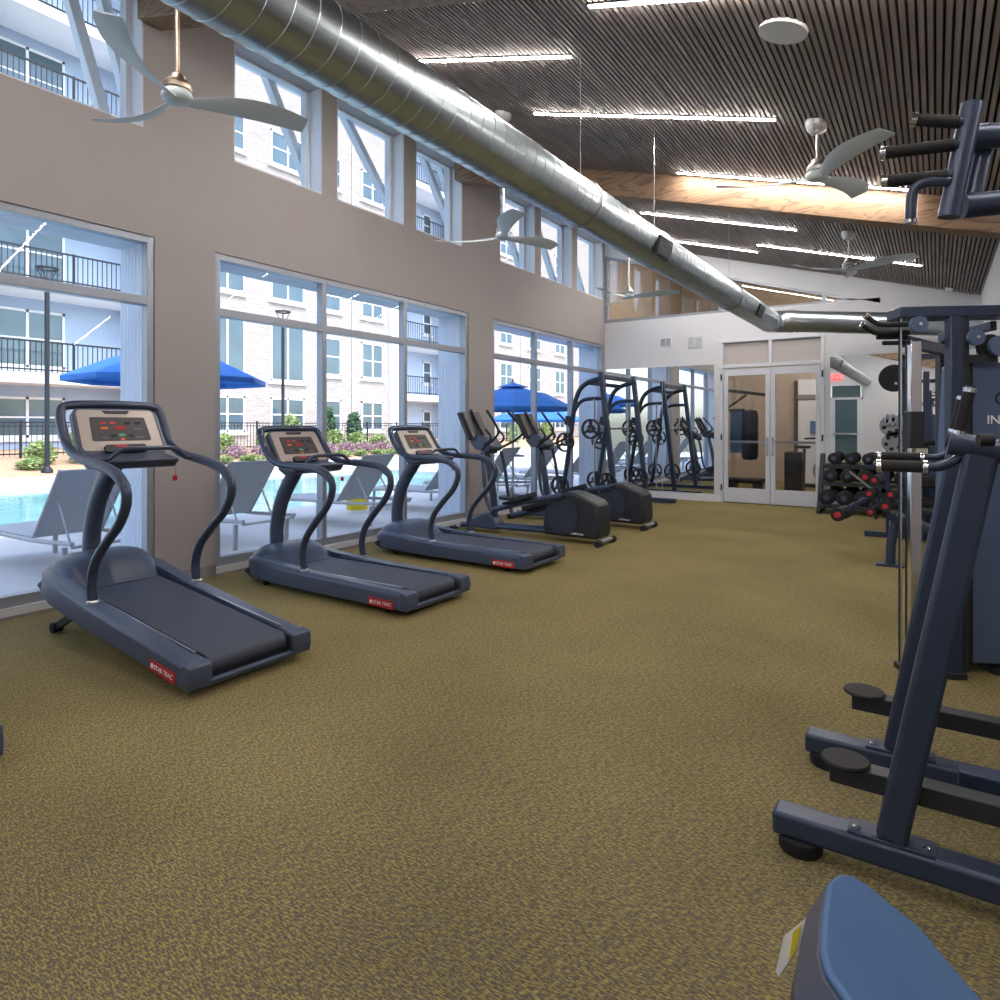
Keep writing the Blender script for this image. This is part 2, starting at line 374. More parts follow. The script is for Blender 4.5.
# back wall with clerestory glass, mirrors and double door
w = MB(); T0, T1 = YB, YB + .15
DX0, DX1 = -3.03, -1.44
w.b2(XW, DX0, T0, T1, 0, 3.2); w.b2(DX1, .6, T0, T1, 0, 3.12); w.b2(DX0, DX1, T0, T1, 2.73, 3.2)
w.b2(DX1, -.69, T0, T1, 3.12, 3.2)
def ut(x): return 3.12 + (-.69 - x) * .30
w.prism([(XW, ut(XW)), (-.69, 3.12), (.6, 3.12), (.6, 2.9), (.6, zc(.6) + .1), (XW, zc(XW) + .1)], 'y', T0, T1)
struct(w.build('wall_back', 'wallw'))
gw = MB()
gw.prism([(XW, 3.2), (XW, 3.26), (-.95, 3.22), (-.95, 3.2)], 'y', T0 + .01, T0 + .10)
for x in (XW + .03, -3.03, -1.45): gw.b2(x - .03, x + .03, T0 - .01, T0 + .10, 3.2, ut(x))
gw.prism([(XW, ut(XW) - .04), (XW, ut(XW)), (-.69, 3.12), (-.80, 3.12)], 'y', T0 + .01, T0 + .10)
wf = struct(gw.build('window_14', 'alu'))
MB().prism([(XW, 3.2), (-.95, 3.2), (-.95, 3.2), (XW, ut(XW) - .02)], 'y', T0 + .05, T0 + .055).build('pane', 'upglass', wf)

# double door
df = MB(); y0, y1 = YB - .02, YB + .11
df.b2(DX0, DX0 + .05, y0, y1, 0, 2.72); df.b2(DX1 - .05, DX1, y0, y1, 0, 2.72); df.b2(DX0 + .001, DX1 - .001, y0 - .003, y1 - .003, 2.68, 2.73); df.b2(DX0 + .001, DX1 - .001, y0 - .003, y1 - .003, 2.255, 2.31)
df.b2(-2.255, -2.205, y0 - .001, y1 - .005, 2.3, 2.72)
d1 = struct(df.build('door_1', 'alulight', bevel=.004))
MB().b2(DX0 + .05, -2.26, YB + .04, YB + .05, 2.31, 2.68).build('transom_panel', mat('frosted_transom', (.52, .48, .46), .6, noise=.05), d1)
MB().b2(-2.20, DX1 - .05, YB + .04, YB + .05, 2.31, 2.68).build('transom_panel', bpy.data.materials['frosted_transom'], d1)
for (a, b_, s) in [(DX0 + .055, -2.238, 1), (-2.228, DX1 - .055, -1)]:
    l = MB(); yy0, yy1 = YB + .0, YB + .05
    l.b2(a, a + .07, yy0, yy1, .01, 2.24); l.b2(b_ - .07, b_, yy0, yy1, .01, 2.24); l.b2(a + .001, b_ - .001, yy0 + .003, yy1 - .003, 2.12, 2.238); l.b2(a + .001, b_ - .001, yy0 + .003, yy1 - .003, .012, .25)
    lf = l.build('door_leaf', 'alulight', d1, bevel=.004)
    MB().b2(a + .06, b_ - .06, YB + .022, YB + .028, .24, 2.13).build('glass', 'doorglass', lf)
    MB().b2(a + .04, b_ - .04, YB + .06, YB + .09, 1.0, 1.04).build('push_bar', 'steel', lf)
    hx = b_ - .035 if s > 0 else a + .035
    MB().tube(smooth_path([(hx, YB + .01, .80), (hx, YB - .05, .82), (hx, YB - .055, .92), (hx, YB - .05, 1.08), (hx, YB + .01, 1.10)]), .012).build('handle', 'chrome', lf)
for z in (.25, 1.1, 2.1):
    for x in (DX0 + .025, DX1 - .025): MB().cyl((x, YB - .03, z - .05), (x, YB - .03, z + .05), .012).build('hinge', 'iron', d1)

# mirrors
o = MB().b2(-5.13, -4.04, YB - .012, YB - .001, .13, 2.33).build('wall_mirror', 'mirror'); tag(o, 'tall frameless wall mirror in the far corner beside the windows', 'mirror', 'frameless mirrors on the back wall')
o = MB().b2(-4.03, -3.13, YB - .012, YB - .001, .13, 2.33).build('wall_mirror', 'mirror'); tag(o, 'tall frameless wall mirror just left of the double glass doors', 'mirror', 'frameless mirrors on the back wall')
o = MB().b2(-1.36, .46, YB - .012, YB - .001, .13, 2.36).build('wall_mirror', 'mirror'); tag(o, 'wide wall mirror right of the double doors behind the dumbbells', 'mirror', 'frameless mirrors on the back wall')
struct(MB().b2(-5.15, DX0, YB - .02, YB, 0, .11).build('baseboard_back', 'white'))
struct(MB().b2(DX1, .5, YB - .02, YB, 0, .11).build('baseboard_right', 'white'))
for (x0, x1, z0, z1, lab) in [(-4.08, -3.87, 2.70, 2.84, 'small white wall grille, the left and smaller of the two'), (-3.59, -3.33, 2.63, 2.83, 'white wall grille nearer the double doors, the larger of the two')]:
    g = MB(); g.b2(x0, x1, YB - .012, YB, z0, z1); v = g.build('wall_vent', 'white'); tag(v, lab, 'vent', 'grilles high on the back wall')
    l = MB(); n = 9
    for i in range(n):
        z = z0 + .015 + (z1 - z0 - .03) * i / (n - 1)
        for (a, b_) in ((x0 + .015, (x0 + x1) / 2 - .008), ((x0 + x1) / 2 + .008, x1 - .015)): l.b2(a, b_, YB - .016, YB - .010, z - .004, z + .004)
    l.build('slats', 'alu', v)

# right walls
struct(MB().b2(.52, .67, 7.0, YB + .1, 0, zc(.52) + .1).build('wall_right', 'wallw'))
struct(MB().b2(.52, 2.2, 7.0, 7.15, 0, 3.2).build('wall_right_return', 'wallw'))
struct(MB().b2(2.2, 2.35, YR, 7.15, 0, 3.0).build('wall_right_front', 'wall'))
# rear wall (seen in the mirrors) with exit door and sign
w = MB(); w.b2(XW, -3.2, YR - .15, YR, 0, 5); w.b2(-2.1, 2.35, YR - .15, YR, 0, 5); w.b2(-3.2, -2.1, YR - .15, YR, 2.75, 5)
struct(w.build('wall_rear', 'wallw'))
d = MB(); d.b2(-3.2, -3.12, YR - .1, YR + .01, 0, 2.75); d.b2(-2.18, -2.1, YR - .1, YR + .01, 0, 2.75); d.b2(-3.2, -2.1, YR - .1, YR + .01, 2.2, 2.28); d.b2(-3.2, -2.1, YR - .1, YR + .01, 2.69, 2.75)
d.b2(-3.12, -3.0, YR - .08, YR, 0, 2.2); d.b2(-2.3, -2.18, YR - .08, YR, 0, 2.2); d.b2(-3.1, -2.2, YR - .08, YR, 0, .2)
d2 = struct(d.build('door_2', 'alulight'))
MB().b2(-3.1, -2.2, YR - .05, YR - .04, .1, 2.7).build('glass', mat('exit_door_glass', (.10, .16, .18), .1, noise=.2, nscale=1), d2)
MB().b2(-3.05, -2.25, YR + .01, YR + .05, .95, 1.02).build('push_bar', 'steel', d2)
s = thing('exit_sign', 'red exit sign with white letters above the door seen in the right mirror', 'sign', (-2.95, YR + .02, 3.0))
MB().b2(-.17, .17, -.02, .02, -.10, .10).build('housing', mat('exit_red', (.8, .05, .05), .5, emit=(1, .08, .08), estr=.9), s)
text('EXIT', 'lettering', 'letter', s, (0, .022, 0), (R(90), 0, R(180)), .17)

# ceiling: black backing + slats
LEN = YB - YR; zs = Vector((math.cos(TH), 0, -math.sin(TH)))
c = MB()
ce = MB()
p0 = Vector((XW - .05, (YR + YB) / 2, zc(XW - .05))); span = (2.3 - XW) / math.cos(TH)
rotm = Matrix.Rotation(TH, 3, 'Y')
ce.box(p0 + zs * span / 2 + Vector((0, 0, .05)), (span, LEN + .3, .04), rotm)
cl = struct(ce.build('ceiling', 'backing'))
pitch = .0392; nsl = int(span / pitch)
for i in range(nsl):
    p = p0 + zs * (i + .5) * pitch
    c.box(p + Vector((0, 0, .012)), (.0245, LEN, .024), rotm)
c.build('slats', 'slat', cl)

# roof deck above to keep daylight out
struct(MB().box(p0 + zs * (span / 2 - .38) + Vector((0, 0, .16)), (span + 1.1, LEN + .8, .14), rotm).build('roof', 'whitetrim'))

# beams
def beam(y, x0, x1, dep, wid, idx):
    b_ = MB(); b_.prism([(x0, zc(x0) + .0), (x1, zc(x1) + .0), (x1, zc(x1) - dep), (x0, zc(x0) - dep)], 'y', y, y + wid)
    return struct(b_.build('trim_%d' % idx, 'wood', bevel=.006))
beam(6.62, XW, 2.2, .275, .20, 3)
beam(2.62, XW, 2.2, .275, .20, 4)
beam(-.8, XW, 2.2, .275, .20, 5)

# LED strips
strips = [(-3.0, -.97, 5.03, 'long LED strip in the ceiling crossing above the middle of the duct'),
          (-4.2, -2.09, 3.99, 'LED strip in the ceiling touching the upper edge of the duct, nearer the camera'),
          (-2.19, -.17, 6.50, 'LED strip lying along the near face of the wooden beam'),
          (-3.35, -1.39, 8.45, 'first LED strip beyond the wooden beam, starting at the duct'),
          (-2.09, -.15, 9.63, 'LED strip beyond the beam passing behind the farthest right fan'),
          (-4.2, -2.21, 10.17, 'LED strip beyond the beam closest to the back wall'),
          (-1.66, .3, 3.40, 'LED strip at the very top edge of the picture'),
          (-4.1, -2.1, 1.2, 'LED strip over the near end of the room, duct side'),  # from here on: unseen strips added to brighten the room
          (-1.7, .3, .3, 'LED strip over the near end of the room, machine side'),
          (-4.1, -2.1, -1.8, 'LED strip near the exit door, duct side'), (-1.7, .3, -2.4, 'LED strip near the exit door, machine side'),
          (.4, 1.9, 2.0, 'LED strip above the machines, near end'), (.4, 1.9, 5.2, 'LED strip above the machines, far end')]
for (x0, x1, y, lab) in strips:
    t = thing('light_strip', lab, 'ceiling light', ((x0 + x1) / 2, y, zc((x0 + x1) / 2)), group='LED strips set into the slatted ceiling')
    L_ = (x1 - x0) / math.cos(TH)
    MB().box((0, 0, .006), (L_ + .02, .034, .03), rotm).build('housing', 'plastic2', t)
    MB().box((0, 0, -.011), (L_, .024, .010), rotm).build('diffuser', 'led', t)

# ceiling speaker & smoke detector
t = thing('ceiling_speaker', 'round white speaker flush in the slatted ceiling', 'speaker', (-.69, 3.79, zc(-.69) - .006)); t.rotation_euler = (0, TH, 0)
MB().lathe([(.0, -.006), (.105, -.006), (.112, -.004), (.112, .01), (0, .01)], 40).build('grille', 'white', t)
MB().lathe([(.113, -.010), (.128, -.010), (.130, .01), (.113, .01)], 40).build('rim', 'white', t)
t = thing('smoke_detector', 'small white smoke detector on the ceiling by the back wall', 'detector', (.15, 10.95, zc(.15) - .01)); t.rotation_euler = (0, TH, 0)
MB().lathe([(0, -.045), (.03, -.045), (.045, -.02), (.055, 0), (0, 0)], 20).build('body', 'white', t)

# ------------------------------------------------------------------ duct
DXc, DZ, DR = -2.0, 2.80, .152
duct = thing('ventilation_duct', 'long round galvanised duct hung under the ceiling, turning right at the far end', 'duct', (DXc, 0, DZ))
ye = 10.15
prof = []
y = YR + .1
while y < ye - .28:
    prof += [(y, DR), (y + .092, DR), (y + .094, DR + .0025), (y + .100, DR + .0025), (y + .102, DR)]
    y += .102
n = 40; vs = []; fs = []
for i in range(n):
    a = 2 * math.pi * i / n
    for (yy, r) in prof: vs.append((r * math.cos(a), yy + .10 * a / (2 * math.pi), r * math.sin(a)))
m_ = len(prof)
for i in range(n):
    j = (i + 1) % n
    for k in range(m_ - 1):
        if j == 0:
            k2 = k + 5
            if k2 + 1 < m_: fs.append((i * m_ + k, k2 + 0, k2 + 1, i * m_ + k + 1))
        else: fs.append((i * m_ + k, j * m_ + k, j * m_ + k + 1, i * m_ + k + 1))
MB().add(vs, fs).build('spiral_pipe', 'duct', duct, ang=20)
MB().cyl((0, ye - .42, 0), (0, ye - .16, 0), DR + .002, 40).build('plain_pipe', 'duct', duct, ang=60)
MB().tube([(.26 * (1 - math.cos(a)), ye - .26 + .26 * math.sin(a), 0) for a in [math.pi / 2 * i / 5 for i in range(6)]], DR + .006, 40).build('elbow', 'duct', duct, ang=15)
g = MB().cyl((.24, ye, 0), (2.48, ye + .60, -.17), DR, 40)
g.build('cross_pipe', 'duct', duct, ang=60)
for (p, q) in [((0, ye - .27, 0), (0, ye - .22, 0)), ((.22, ye - .003, 0), (.29, ye + .016, -.004)), ((.33, ye + .026, -.008), (.35, ye + .031, -.009))]: MB().cyl(p, q, DR + .012, 40).build('collar', 'steel', duct)
for yy in (5.15, 8.70):
    a = R(-20); cx, cz = math.cos(a) * (DR + .01), math.sin(a) * (DR + .01)
    rg = Matrix.Rotation(-a, 3, 'Y')
    g = MB(); g.box((cx, yy, cz), (.02, .30, .15), rg); r_ = g.build('register', 'plastic2', duct, bevel=.004)
    l = MB()
    for k in range(9): l.box((cx + math.cos(a) * .012, yy - .12 + k * .03, cz + math.sin(a) * .012), (.008, .006, .12), rg)
    l.build('vanes', 'steel', r_)
for yy in (3.96, 5.35, 7.77):
    h_ = thing('suspension_cable', {3.96: 'thin steel cable holding the duct, between the first two LED strips', 5.35: 'thin steel cable holding the duct just before the wooden beam', 7.77: 'thin steel cable holding the duct beyond the wooden beam', 1.6: 'thin steel cable holding the near end of the duct'}[yy], 'cable', (DXc, yy, DZ), group='cables hanging the duct')
    MB().cyl((0, 0, DR), (0, 0, zc(DXc) - DZ), .0035, 8).build('wire', 'steel', h_)
    MB().tube([(math.cos(a) * (DR + .007), 0, math.sin(a) * (DR + .007)) for a in [2 * math.pi * i / 32 for i in range(32)]], .006, 6, closed=True).build('hanger_ring', 'steel', h_)

# ------------------------------------------------------------------ fans
def blade(ang0):
    vs = []; n = 14; prof_n = 10
    for i in range(n + 1):
        t = i / n; r = .05 + .63 * t
        sweep = -.08 * math.sin(t * math.pi * .9) + .03 * t
        chord = .055 + .10 * math.sin(min(1, t * 1.15) * math.pi * .62) - .02 * max(0, t - .9) / .1
        tw = -R(30 - 18 * t); th = .016 * (1 - .6 * t)
        z = -.015 + .03 * t
        for k in range(prof_n):
            a = 2 * math.pi * k / prof_n; u = math.cos(a) * chord / 2; w_ = math.sin(a) * th / 2
            y_ = sweep + u * math.cos(tw) - w_ * math.sin(tw); z_ = z + u * math.sin(tw) + w_ * math.cos(tw)
            x_ = r
            vs.append((x_ * math.cos(ang0) - y_ * math.sin(ang0), x_ * math.sin(ang0) + y_ * math.cos(ang0), z_))
    fs = [(i * prof_n + k, i * prof_n + (k + 1) % prof_n, (i + 1) * prof_n + (k + 1) % prof_n, (i + 1) * prof_n + k) for i in range(n) for k in range(prof_n)]
    fs += [tuple(range(prof_n)), tuple(n * prof_n + k for k in reversed(range(prof_n)))]
    return MB().add(vs, fs)
def fan(loc, rz, metal, label):
    x, y, z = loc
    f = thing('ceiling_fan', label, 'ceiling fan', loc, R(rz), 'three bladed ceiling fans')
    for k in range(3): blade(R(120 * k) + .08).build('blade', 'fan', f, ang=60)
    MB().lathe([(0, -.035), (.05, -.033), (.075, -.02), (.08, 0), (.07, .025), (.03, .04), (0, .04)], 28).build('hub', 'fan', f, ang=60)
    MB().lathe([(.0, .03), (.07, .035), (.075, .055), (.06, .08), (.045, .085), (.04, .11), (.02, .125), (0, .125)], 28).build('motor_housing', metal, f)
    top = zc(x) - z
    MB().cyl((0, 0, .11), (0, 0, top - .02), .012, 12).build('downrod', metal, f)
    MB().lathe([(0, top - .085), (.025, top - .083), (.05, top - .07), (.07, top - .045), (.082, top - .005), (.082, top + .02), (0, top + .02)], 28).build('canopy', metal, f)
fan((-3.36, 1.92, 3.05), -58, 'brass', 'ceiling fan closest to the camera, brass rod, in front of the high windows')
fan((-3.36, 5.07, 3.07), -50, 'fanmetal', 'ceiling fan half hidden below the duct, second along the window side')
fan((-3.50, 8.38, 3.07), 14, 'fanmetal', 'farthest ceiling fan on the window side, in the corner left of the duct')
fan((-.70, 5.09, 3.07), -53, 'fanmetal', 'ceiling fan right of the duct, in front of the wooden beam')
fan((-.82, 8.35, 3.08), -22, 'fanmetal', 'ceiling fan right of the duct, beyond the wooden beam')

# ------------------------------------------------------------------ treadmills
def make_treadmill(a, label, loc):
    t = thing('treadmill', label, 'treadmill', loc, math.pi, 'treadmills facing the windows'); t.rotation_euler = (0, -a, math.pi); t.scale = (.95, .95, .975) if a > 0 else (.97, .95, .99)
    W2 = .37
    # lower chassis
    MB().prism([(.02, .03), (.02, .10), (1.85, .12), (1.90, .08), (1.80, .045)], 'y', -.30, .30).build('chassis', 'plastic2', t, bevel=.006)
    # side rails, tapered in plan at the front
    for s in (-1, 1):
        b_ = MB()
        st = [(0.0, .055, .165, .37, .255), (.03, .05, .172, .37, .255), (.5, .05, .180, .37, .26), (1.0, .05, .190, .37, .265), (1.35, .055, .205, .37, .265), (1.55, .06, .225, .365, .255), (1.75, .065, .225, .33, .20), (1.90, .075, .20, .25, .10)]
        vs = []
        for (x, z0, z1, yo, yi) in st:
            vs += [(x, s * yo, z0), (x, s * yo, z1 - .025), (x, s * (yo - .022), z1), (x, s * yi, z1), (x, s * yi, z0)]
        fs = [tuple(range(5)), tuple(reversed([5 * (len(st) - 1) + k for k in range(5)]))]
        for i in range(len(st) - 1):
            for k in range(5): fs.append((i * 5 + k, i * 5 + (k + 1) % 5, i * 5 + 5 + (k + 1) % 5, i * 5 + 5 + k))
        MB().add(vs, fs).build('side_rail', 'plastic', t, bevel=.006, ang=50)
        e = MB(); e.prism([(-.035, .05), (-.045, .10), (-.03, .168), (.035, .175), (.035, .05)], 'y', s * .375, s * .25)
        ec = e.build('end_cap', 'plastic', t, bevel=.008)
        MB().cyl((-.043, s * .31, .09), (-.034, s * .31, .09), .006).build('screw', 'plastic2', ec)
        MB().b2(.10, 1.30, s * .262, s * .272, .178, .1845).build('rail_edge_strip', 'steel', t)
        MB().b2(-.02, .12, s * .248, s * .262, .06, .160).build('roller_bracket', 'steel', t)
        for x in (.22, 1.62):
            MB().cyl((x, s * .28, 0.0 if a == 0 else (.0 if x < .5 else .03)), (x, s * .28, .06), .022).build('foot', 'rubber', t)
        bd = MB().prism([(.09, .055), (.09, .100), (.10, .107), (.32, .110), (.33, .102), (.33, .060), (.32, .053), (.10, .048)], 'y', s * .369, s * .374).build('badge', 'red', t)
        text('STAR TRAC', 'badge_lettering', 'letter', bd, (.195, s * .3745, .079), (R(90), 0, 0 if s < 0 else R(180)), .034)
        MB().lathe([(0, -.0015), (.014, -.0015), (.014, .0015), (0, .0015)], 12, (.303, s * .3745, .08), 'y').build('badge_emblem', 'letter', bd)
    # end cross bar
    MB().prism([(-.03, .045), (-.04, .075), (-.01, .08), (.0, .05)], 'y', -.27, .27).build('rear_cross_bar', 'plastic', t, bevel=.004)
    # belt
    b_ = MB(); vs = []; y_ = .235
    pr = [(1.50, .170)] + [(.06 + .052 * math.cos(q), .118 + .052 * math.sin(q)) for q in [math.pi / 2 + math.pi * k / 10 for k in range(11)]] + [(1.50, .060)]
    b_.prism(pr, 'y', -y_, y_); b_.build('running_belt', 'belt', t, ang=40)
    # motor hood
    st = [(1.36, .10, .175, .26), (1.41, .09, .20, .27), (1.48, .08, .255, .29), (1.56, .07, .30, .305), (1.66, .07, .318, .305), (1.76, .07, .305, .29), (1.87, .075, .26, .245), (1.94, .09, .20, .18)]
    vs = []; K = 13
    for (x, z0, z1, hw) in st:
        for k in range(K):
            q = math.pi * k / (K - 1); cx, sx_ = math.cos(q), math.sin(q)
            vs.append((x, hw * math.copysign(abs(cx) ** .45, cx), z0 + (z1 - z0) * sx_ ** .45 if sx_ > 1e-6 else z0))
    fs = [tuple(range(K)), tuple(reversed([K * (len(st) - 1) + k for k in range(K)]))]
    for i in range(len(st) - 1):
        for k in range(K): fs.append((i * K + k, i * K + (k + 1) % K, i * K + K + (k + 1) % K, i * K + K + k))
    MB().add(vs, fs).build('motor_hood', 'plastic', t, ang=40)
    # mast
    MB().tube(smooth_path([(1.83, 0, .22), (1.84, 0, .40), (1.80, 0, .58), (1.72, 0, .74), (1.58, 0, .92), (1.52, 0, 1.0)], 6), .062, 14, ell=(.85, 1.15)).build('mast', 'plastic', t)
    # handrail running up, round the console and down again
    hy = .325
    side = [(1.07, .18), (1.10, .30), (1.06, .44), (.94, .58), (.82, .70), (.76, .82), (.78, .91), (.88, .965), (1.04, .985), (1.22, .99), (1.38, 1.0), (1.50, 1.045), (1.58, 1.13)]
    L_ = [(x, -hy, z) for (x, z) in side]
    top = [(1.645, -.315, 1.235), (1.665, -.26, 1.275), (1.67, 0, 1.285), (1.665, .26, 1.275), (1.645, .315, 1.235)]
    Rr = [(x, -y_, z) for (x, y_, z) in reversed(L_)]
    MB().tube(smooth_path(L_ + top + Rr, 5), .028, 12).build('handrail', 'tube', t)
    for s in (-1, 1):
        MB().lathe([(.036, 0), (.034, .012), (.026, .02), (0, .02)], 16, (1.07, s * hy, .188)).build('rail_collar', 'steel', t)
        # grip sleeve
        MB().tube(smooth_path([(.78, s * hy, .91), (.88, s * hy, .965), (1.04, s * hy, .985), (1.20, s * hy, .99)], 5), .0305, 12).build('grip_sleeve', 'plastic', t)
    # front bar bridging the handrails
    MB().tube(smooth_path([(1.20, -hy, .99), (1.17, -.25, 1.0), (1.17, -.16, 1.06), (1.17, 0, 1.065), (1.17, .16, 1.06), (1.17, .25, 1.0), (1.20, hy, .99)], 6), .014, 10).build('cross_grip', 'tube', t)
    # console
    c_ = thing('console', None, None); c_.parent = t
    c_.location = (1.60, 0, 1.145); c_.rotation_euler = (0, -R(38), 0)   # local x up the face, z normal
    bpy.data.objects.remove(c_)
    q = Matrix.Rotation(-R(40), 3, 'Y')
    def face(pts, lo, hi):   # pts: (across y, up u); returns slab on the tilted face; z' normal
        vs = []; ux = Vector((math.cos(R(55)), 0, math.sin(R(55)))) ; nn = Vector((-math.sin(R(55)), 0, math.cos(R(55))))
        base = Vector((1.45, 0, .995))
        n = len(pts)
        for h_ in (lo, hi):
            for (y_, u) in pts: vs.append(base + ux * u + Vector((0, y_, 0)) + nn * h_)
        fs = [tuple(range(n)), tuple(range(2 * n - 1, n - 1, -1))] + [(i, i + n, (i + 1) % n + n, (i + 1) % n) for i in range(n)]
        return MB().add(vs, fs)
    def rr(hw0, hw1, u0, u1, r=.03):   # rounded trapezoid, hw0 at bottom
        out = []
        for (sx, hw, u, a0) in [(1, hw0, u0, -90), (1, hw1, u1, 0), (-1, hw1, u1, 90), (-1, hw0, u0, 180)]:
            cx = sx * (hw - r); cu = u + (r if u == u0 else -r)
            for k in range(5):
                q_ = R(a0 + 90 * k / 4); out.append((cx + r * math.cos(q_), cu + r * math.sin(q_)))
        return out
    con = face(rr(.275, .265, -.01, .325, .05), -.05, .005).build('console', 'plastic', t, bevel=.006)
    face(rr(.255, .245, .015, .31, .03), .005, .010).build('faceplate', 'silver', con, bevel=.002)
    dp = face(rr(.185, .175, .085, .255, .012), .010, .013).build('display_panel', 'display', con)
    face([(-.07, .282), (.07, .282), (.085, .302), (-.085, .302)], .010, .016).build('fan_slot', 'plastic2', con)
    face([(-.035, .165), (.035, .165), (.035, .19), (-.035, .19)], .013, .015).build('led_readout', 'ledred', con)
    for (yy, u, m__, ww) in [(-.12, .212, 'rubber', .018), (-.05, .212, 'rubber', .018), (.04, .212, 'red', .018), (.10, .212, 'red', .018), (-.06, .12, 'rubber', .016), (.05, .12, 'rubber', .016), (0, .125, 'green', .02), (.0, .095, 'orange', .013), (.10, .175, 'orange', .022), (-.11, .165, 'plastic', .025), (-.11, .105, 'plastic', .028), (.11, .105, 'plastic', .02)]:
        face([(yy - ww, u - .008), (yy + ww, u - .008), (yy + ww, u + .008), (yy - ww, u + .008)], .013, .0155).build('button', m__, con)
    face(rr(.13, .13, .0, .05, .015), .01, .03).build('lower_ledge', 'plastic2', con)
    face([(-.01, .03), (.07, .03), (.07, .045), (-.01, .045)], .03, .034).build('stop_switch', 'red', con)
    # tray below
    MB().prism([(1.22, .985), (1.48, 1.0), (1.52, .95), (1.43, .905), (1.27, .925)], 'y', -.25, .25).build('accessory_tray', 'plastic', t, bevel=.02, seg=3)
    # safety key cord
    MB().tube([(1.235, -.22, .985), (1.23, -.22, .93), (1.232, -.22, .87)], .0018, 6).build('safety_cord', 'red', t)
    MB().box((1.232, -.22, .855), (.012, .03, .035)).build('safety_key', 'red', t, bevel=.004)
    if a > 0:
        for s in (-1, 1):
            p1 = Vector((1.72, s * .24, -1.72 * math.sin(a) / math.cos(a) + .04)); p0_ = Vector((1.35, s * .24, .07))
            MB().bar(p0_, p1, .03, .045).build('lift_leg', 'plastic2', t)
            MB().cyl(p1 + Vector((0, -.03, 0)), p1 + Vector((0, .03, 0)), .032, 18).build('lift_wheel', 'rubber', t)
    return t
A1 = R(6.7)
make_treadmill(A1, 'treadmill raised at its front end, first complete one from the left', (-2.94, 2.065, 0.0))
t2 = make_treadmill(0, 'middle one of the three complete treadmills, in front of the wide window', (-2.96, 3.60, 0))
for (cy, lab) in [(5.115, 'treadmill beside the ellipticals, farthest of the row'), (.640, 'treadmill mostly cut off by the left edge, only its rear corner showing')]:
    c_ = dup(t2, (-2.96, cy, 0), math.pi, lab)

